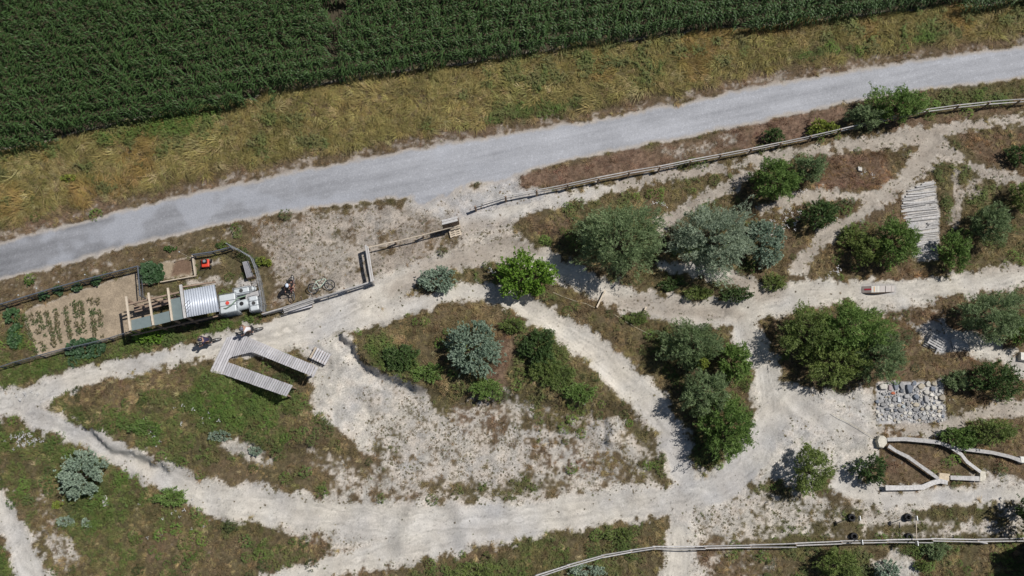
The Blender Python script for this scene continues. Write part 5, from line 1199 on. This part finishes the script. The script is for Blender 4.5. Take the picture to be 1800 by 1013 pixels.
# loose single blocks
def block(name, pts, z, c_, label, cat='stone', h=None):
    P_ = [g(a, b_, z) for a, b_ in pts]; zb = min(p.z for p in P_) - z
    if (P_[1] - P_[0]).cross(P_[2] - P_[0]).z < 0: P_ = P_[::-1]
    k = len(P_); c0 = sum(P_, Vector()) / k; mb = MB(); V = [p.lerp(c0, .12) + Vector((0, 0, random.uniform(-.01, .01))) for p in P_] + [p - Vector((0, 0, z * .18)) for p in P_] + [Vector((p.x, p.y, zb - .05)) for p in P_]
    F = [tuple(range(k))] + [(i, k + i, k + (i + 1) % k, (i + 1) % k) for i in range(k)] + [(k + i, 2 * k + i, 2 * k + (i + 1) % k, k + (i + 1) % k) for i in range(k)]
    o = mb.add(V, F).build(name, STONE, loc=c0 - Vector((0, 0, z))); o.color = (*c_, 1); return tag(o, label, cat)
block('stepping_stone', [(1546, 766), (1554, 766), (1560, 771), (1560, 780), (1553, 788), (1545, 786), (1542, 775)], .35, (.56, .53, .45), 'six-sided pale stone block at the left start of the balance beams')
block('stepping_stone', [(1651, 831), (1671, 833), (1669, 847), (1649, 845)], .3, (.52, .44, .32), 'square yellowish stone block joining the lower beams')
block('stepping_stone', [(1723, 827), (1733, 829), (1734, 840), (1731, 846), (1722, 847)], .3, (.55, .52, .44), 'tall pale stone block at the right end of the triangle of beams')
block('stepping_stone', [(1793, 802), (1806, 803), (1806, 815), (1795, 814)], .4, (.62, .62, .58), 'whitish stone block at the right photo edge under the long beam')
block('stepping_stone', [(1794, 619), (1808, 620), (1808, 635), (1794, 633)], .3, (.62, .60, .55), 'white slab on the right photo edge beside the dark bush')
block('stone_slab', [(178, 871), (186, 871), (192, 887), (181, 891)], .12, (.50, .49, .47), 'pale rectangular slab lying in grass right of the silver bush')
block('small_boulder', [(1508, 293), (1515, 294), (1516, 301), (1509, 300)], .15, (.55, .53, .48), 'small pale boulder in the middle of the brown meadow')
# balance beams: split trunks on short supports
def beam_log(pts, wd, label, z=.38):
    P_ = [g(a, b_, z) for a, b_ in pts]; t = empty('balance_beam', P_[0] - Vector((0, 0, z)), label, 'balance beam', 'weathered balance beams')
    V = []; F = []; k = 8; n2 = len(P_)
    for i, p in enumerate(P_):
        d = (P_[min(i + 1, n2 - 1)] - P_[max(i - 1, 0)]); d.z = 0; d.normalize(); s_ = Vector((-d.y, d.x, 0)); ww = wd * random.uniform(.85, 1.12)
        for (u_, h_) in ((-.46, 0), (.46, 0), (.52, -.04), (.5, -.14), (.3, -.24), (0, -.28), (-.3, -.24), (-.5, -.12)): V.append(p + s_ * u_ * ww + Vector((0, 0, h_ * ww * 1.6)))
    for i in range(n2 - 1):
        for j in range(k): F.append((i * k + j, i * k + (j + 1) % k, (i + 1) * k + (j + 1) % k, (i + 1) * k + j)[::-1])
    F.append(tuple(range(k))); F.append(tuple((n2 - 1) * k + j for j in range(k))[::-1])
    MB().add(V, F).build('trunk', LOGM, t)
    for s in (0, n2 - 1):
        q = P_[s].lerp(P_[s - 1 if s else 1], .15); MB().tube([q - Vector((0, 0, z + .08)), q - Vector((0, 0, .1))], .08, 8).build('support', WOODB, t)
beam_log([(1560, 773), (1590, 772), (1625, 775), (1650, 778), (1675, 787), (1715, 792), (1745, 796), (1775, 803), (1798, 811)], .24, 'longest balance beam running from the six-sided stone to the right edge')
beam_log([(1562, 784), (1575, 793), (1597, 804), (1615, 817), (1632, 829), (1650, 842)], .22, 'diagonal balance beam from the six-sided stone to the square yellowish stone')
beam_log([(1672, 787), (1690, 799), (1700, 812), (1724, 830)], .2, 'short crooked beam from the long beam down to the tall pale stone')
beam_log([(1671, 840), (1700, 841), (1722, 842)], .26, 'short straight beam between the yellowish stone and the tall pale stone')
beam_log([(1557, 858), (1590, 858), (1622, 857), (1640, 849), (1653, 846), (1666, 849)], .27, 'lowest balance beam with sawn left end lying below the triangle')
# step boards and guide ropes across the track
for a, b_, lab in [((1063.5, 511), (1049, 541), 'pale wooden edge board holding the chalk step by the main track'), ((1136, 540), (1127, 560), 'short narrow step board further right on the main track')]:
    p, q = g(*a, .25), g(*b_, .25); o = MB().beam(p - Vector((0, 0, .14)), q - Vector((0, 0, .14)), .09, .3).build('step_board', WOODL, loc=p); tag(o, lab, 'board')
for pts, lab in [([(972, 514), (990, 522), (1010, 529), (1030, 534), (1045, 541)], 'thin pale guide cord across the grass strip left of the step board'), ([(1080, 553), (1100, 566), (1122, 578), (1150, 592)], 'thin pale guide cord leading to the willow inside the loop'), ([(1462, 727), (1490, 742), (1515, 757), (1540, 772)], 'thin pale cord lying on chalk towards the six-sided stone')]:
    o = MB().tube([g(a, b_, .12) for a, b_ in pts], .012, 5).build('guide_cord', mat('pale_cord', (.55, .5, .38), .8), loc=g(*pts[0])); tag(o, lab, 'cord')

# ------------------------------------------------------------------ tyres with sign poles
for (px, py, plx, ply, lab) in [(1495, 910, 1511, 911, 'black tyre holding a sign pole, upper left of the four above the lower fence'), (1593.5, 909.5, 1611, 911, 'black tyre with sign pole at the top end of the yellow lath'), (1499, 943, 1515, 953, 'black tyre with sign pole behind the pole fence, lower left of the four'), (1596, 944, 1612, 955, 'black tyre with sign pole at the foot of the yellow lath')]:
    p = g(px, py, 0); t = empty('tyre_sign_post', p, lab, 'sign post', 'tyre-footed sign posts')
    for k in range(2): MB().torus(p + Vector((0, 0, .07 + k * .13)), (0, 0, 1), .16, .068, 20, 8).build('tyre', BLACK, t, smooth=True)
    hh = 1.55; top = Vector(gz_(plx, ply, p.z + hh)); 
    MB().tube([p, top - Vector((0, 0, .1))], .022, 6).build('pole', DARKM, t)
    MB().box(top - Vector((0, 0, .02)), (.03, .26, .30), .05).build('sign_plate', GALV, t)
o = MB().beam(gz_(1610.5, 912, .95), gz_(1611, 948, .95), .04, .04).build('lath', WOODL, loc=g(1610, 930, 0)); tag(o, 'yellowish wooden lath spanning between the two right-hand sign posts', 'lath')

# ------------------------------------------------------------------ bicycles and people
def tint_mat(nm, c_, rough=.6): return mat(nm, c_, rough, .08, 4)
def xf(M, p): return M @ Vector(p)
def bicycle(M, label, frame_mat, group='bicycles on the pump track'):
    t = empty('bicycle', M @ Vector((0, 0, 0)), label, 'bicycle', group)
    yax = (M.to_3x3() @ Vector((0, 1, 0)))
    for x_ in (-.52, .54):
        c_ = xf(M, (x_, 0, .33)); wh = MB().torus(c_, yax, .315, .026, 28, 6).build('wheel', BLACK, t, smooth=True)
        mb = MB(); mb.torus(c_, yax, .285, .01, 24, 4)
        for k in range(14): a = k * 2 * math.pi / 14; mb.tube([c_, xf(M, (x_ + .28 * math.cos(a), 0, .33 + .28 * math.sin(a)))], .003, 3, cap=False)
        mb.tube([xf(M, (x_, -.05, .33)), xf(M, (x_, .05, .33))], .025, 8)
        mb.build('rim', GALV, t)
    BBk, ST, HD, HL, RR = (-.08, 0, .30), (-.24, 0, .74), (.36, 0, .78), (.40, 0, .66), (-.52, 0, .33)
    mb = MB()
    for a, b_, r_ in ((BBk, ST, .018), (BBk, HL, .024), (ST, HD, .02), (HD, HL, .022)): mb.tube([xf(M, a), xf(M, b_)], r_, 7)
    for s in (-.05, .05): mb.tube([xf(M, BBk), xf(M, (-.52, s, .33))], .012, 5); mb.tube([xf(M, ST), xf(M, (-.52, s, .33))], .01, 5)
    mb.build('frame', frame_mat, t)
    mb = MB()
    for s in (-.055, .055): mb.tube([xf(M, (.41, s, .63)), xf(M, (.54, s, .33))], .018, 6)
    mb.tube([xf(M, (.40, -.06, .63)), xf(M, (.40, .06, .63))], .02, 6); mb.build('fork', DARKM, t)
    MB().tube([xf(M, HD), xf(M, (.38, 0, .93)), xf(M, (.42, 0, .96))], .016, 6).build('stem', DARKM, t)
    MB().tube([xf(M, (.36, -.36, .99)), xf(M, (.41, -.12, .96)), xf(M, (.41, .12, .96)), xf(M, (.36, .36, .99))], .015, 6).build('handlebar', DARKM, t)
    MB().tube([xf(M, (-.25, 0, .72)), xf(M, (-.28, 0, .88))], .014, 6).build('seat_post', DARKM, t)
    mb = MB(); mb.add([xf(M, p_) for p_ in ((-.42, -.075, .90), (-.42, .075, .90), (-.28, .05, .89), (-.13, .018, .90), (-.13, -.018, .90), (-.28, -.05, .89), (-.40, -.06, .86), (-.40, .06, .86), (-.15, 0, .87))], [(0, 1, 2, 5), (5, 2, 3, 4), (0, 6, 7, 1), (1, 7, 8, 3, 2), (0, 5, 4, 8, 6), (3, 8, 4)]); mb.build('saddle', BLACK, t)
    mb = MB(); mb.torus(xf(M, (-.08, -.05, .30)), yax, .08, .006, 18, 4); mb.tube([xf(M, (-.08, -.07, .30)), xf(M, (.08, -.09, .26))], .01, 5); mb.tube([xf(M, (-.08, .07, .30)), xf(M, (-.24, .09, .34))], .01, 5)
    mb.beam(xf(M, (.08, -.10, .26)), xf(M, (.08, -.19, .26)), .08, .02); mb.beam(xf(M, (-.24, .10, .34)), xf(M, (-.24, .19, .34)), .08, .02); mb.build('crank', DARKM, t)
    return t
def skinned(name, V, E, Rr, m, parent, M, sub=1):
    me = bpy.data.meshes.new(name); me.from_pydata([tuple(M @ Vector(v)) for v in V], E, []); o = bpy.data.objects.new(name, me); col.objects.link(o)
    o.modifiers.new('skin', 'SKIN'); sk = me.skin_vertices[0].data
    for i, r_ in enumerate(Rr): sk[i].radius = (r_, r_) if not hasattr(r_, '__len__') else r_
    sk[0].use_root = True; ss = o.modifiers.new('sub', 'SUBSURF'); ss.levels = sub; ss.render_levels = sub
    dg = bpy.context.evaluated_depsgraph_get(); me2 = bpy.data.meshes.new_from_object(o.evaluated_get(dg)); bpy.data.objects.remove(o); me2.name = name
    me2.transform(Matrix.Translation(-Vector(parent.location))); me2.materials.clear(); me2.polygons.foreach_set('use_smooth', [True] * len(me2.polygons))
    return link_mesh(name, me2, parent, m)
SKIN = tint_mat('skin', (.36, .21, .15), .55); HAIR = tint_mat('hair', (.06, .04, .025), .8)
def rider(M, label, shirt, shorts, helmet, shoe):
    t = empty('person', M @ Vector((-.2, 0, 0)), label, 'person')
    V = [(-.24, 0, .98)]; E = []; Rr = [(.13, .11)]
    def ad(p, r_, par): V.append(p); Rr.append(r_); E.append((par, len(V) - 1)); return len(V) - 1
    sp = ad((-.12, 0, 1.14), (.12, .10), 0); ch = ad((.02, 0, 1.30), (.14, .10), sp); nk = ad((.10, 0, 1.41), .055, ch); hd = ad((.15, 0, 1.50), .085, nk); ht = ad((.17, 0, 1.60), .09, hd)
    sides = []
    for s in (-1, 1):
        sh = ad((.06, s * .17, 1.34), .06, ch); el = ad((.20, s * .31, 1.14), .042, sh); wr = ad((.35, s * .31, 1.02), .028, el); pm = ad((.385, s * .30, 1.0), .03, wr)
        for k in range(4): ad((.43 + .006 * (k % 2), s * (.265 + .022 * k), .985), .010, pm)
        ad((.40, s * .25, .985), .011, pm)
        hp = ad((-.22, s * .09, .93), .095, 0); z_ = 0 if s < 0 else .07
        kn = ad((.10 + (0 if s < 0 else .03), s * .13, .70 + z_ * 1.2), .06, hp); an = ad((-.02 if s < 0 else -.22, s * .13, .34 + z_), .038, kn); ft = ad((.10 if s < 0 else -.12, s * .14, .29 + z_), .035, an); sides.append((hp, kn, an, ft, sh, el))
    skinned('body', V, E, Rr, SKIN, t, M, 2)
    # clothes follow the same joints, a little wider
    sv = [V[0], V[sp], V[ch]]; se = [(0, 1), (1, 2)]; sr = [(.145, .125), (.14, .12), (.16, .12)]
    for (hp, kn, an, ft, sh, el) in sides:
        sv += [V[sh], tuple(Vector(V[sh]).lerp(Vector(V[el]), .6))]; k = len(sv); se += [(2, k - 2), (k - 2, k - 1)]; sr += [.075, .06]
    skinned('shirt', sv, se, sr, shirt, t, M, 1)
    sv = [V[0]]; se = []; sr = [(.15, .13)]
    for (hp, kn, an, ft, sh, el) in sides:
        sv += [V[hp], tuple(Vector(V[hp]).lerp(Vector(V[kn]), .85))]; k = len(sv); se += [(0, k - 2), (k - 2, k - 1)]; sr += [.11, .085]
    skinned('shorts', sv, se, sr, shorts, t, M, 1)
    for (hp, kn, an, ft, sh, el) in sides: skinned('shoe', [tuple(Vector(V[an]) + Vector((-.03, 0, -.03))), V[ft], tuple(Vector(V[ft]) + Vector((.07, 0, -.01)))], [(0, 1), (1, 2)], [.045, .05, .035], shoe, t, M, 1)
    c_ = Vector((.15, 0, 1.58)); mb = MB(); mb.blob((0, 0, 0), (.145, .115, .125), 14, 6, z0=-.1); mb.v = [tuple(M @ (c_ + Vector(v))) for v in mb.v]; mb.build('helmet', helmet, t, smooth=True)
    mb = MB().beam(M @ Vector((.26, -.07, 1.59)), M @ Vector((.26, .07, 1.59)), .09, .012); mb.build('visor', BLACK, t)
    # eyes, nose
    mb = MB()
    for s in (-.035, .035): mb.blob(M @ Vector((.235, s, 1.53)), (.012, .012, .010), 6, 4)
    mb.build('eyes', BLACK, t); MB().blob(M @ Vector((.25, 0, 1.50)), (.02, .014, .022), 6, 4).build('nose', SKIN, t)
    return t
def ridepose(pxa, pya, pxb, pyb, lean=0., s=.95):
    """rear wheel at a, front wheel at b (photo pixels on the ground)"""
    a, b_ = g(pxa, pya), g(pxb, pyb); d = b_ - a; m_ = a.lerp(b_, .5); yaw = math.atan2(d.y, d.x); pitch = -math.atan2(d.z, math.hypot(d.x, d.y))
    return Matrix.Translation(m_) @ Matrix.Rotation(yaw, 4, 'Z') @ Matrix.Rotation(pitch, 4, 'Y') @ Matrix.Rotation(lean, 4, 'X') @ Matrix.Scale(s, 4)
NAVY = tint_mat('navy_cloth', (.03, .025, .06)); BLK = tint_mat('black_cloth', (.02, .02, .022)); WHT = tint_mat('white_cloth', (.62, .61, .63)); GRYC = tint_mat('grey_cloth', (.2, .2, .22))
HB = tint_mat('dark_helmet', (.04, .035, .06), .35); HW = tint_mat('white_blue_helmet', (.55, .62, .72), .35); HG_ = tint_mat('grey_helmet', (.12, .12, .16), .35); SHW = tint_mat('white_shoes', (.6, .6, .6))
M1 = ridepose(384, 598, 353, 606, -.05); bicycle(M1, 'mountain bike ridden by the person in navy shirt at the left of the ramp', DARKM); rider(M1, 'cyclist in navy shirt and dark helmet riding left past the plank ramp', NAVY, BLK, HB, SHW)
M2 = ridepose(459, 579, 426, 587, -.05); bicycle(M2, 'mountain bike ridden by the person in white shirt above the plank ramp', GRYC); rider(M2, 'cyclist in white shirt and black shorts riding left just above the ramp corner', WHT, BLK, HG_, SHW)
M3 = ridepose(517, 494, 518, 522, .06); bicycle(M3, 'dark red bike under the person in black on the dry forecourt', tint_mat('dark_red_frame', (.16, .03, .04), .4)); rider(M3, 'cyclist in black with white and blue helmet waiting on the dry forecourt', BLK, BLK, HW, BLK)
# bike laid against the rail: lies on its side
a, b_ = g(553, 516, .1), g(580, 508, .3); d = b_ - a; yaw = math.atan2(d.y, d.x)
ML = Matrix.Translation(a.lerp(b_, .5) + Vector((0, 0, -.05))) @ Matrix.Rotation(yaw, 4, 'Z') @ Matrix.Rotation(R(-62), 4, 'X') @ Matrix.Scale(.98, 4) @ Matrix.Translation(Vector((0, 0, -.02)))
bicycle(ML, 'white and green bike leaning flat against the fence beside the slatted bench', tint_mat('pale_green_frame', (.55, .68, .58), .35))

# ------------------------------------------------------------------ shed beyond the lower right corner, whose shadow reaches into view
c0 = Vector((float(flat(1804, 952)[0]), float(flat(1804, 952)[1]), 0)); t = empty('timber_shed', c0 + Vector((1.7, -1.2, 0)), 'dark timber shed just beyond the lower right corner casting the black shadow', 'shed')
W0 = c0
for (A, B) in ((W0, W0 + Vector((0, -4, 0))), (W0, W0 + Vector((3.5, 0, 0))), (W0 + Vector((3.5, 0, 0)), W0 + Vector((3.5, -4, 0))), (W0 + Vector((0, -4, 0)), W0 + Vector((3.5, -4, 0)))):
    MB().beam(A + Vector((0, 0, 1.6)), B + Vector((0, 0, 1.8)), .08, 3.6).build('wall', WALL, t)
sheet('roof', [W0 + Vector((-.15, .2, 3.7)), W0 + Vector((-.15, -4.2, 3.7)), W0 + Vector((3.7, -4.2, 3.8)), W0 + Vector((3.7, .2, 3.8))], .08, WALL, t)
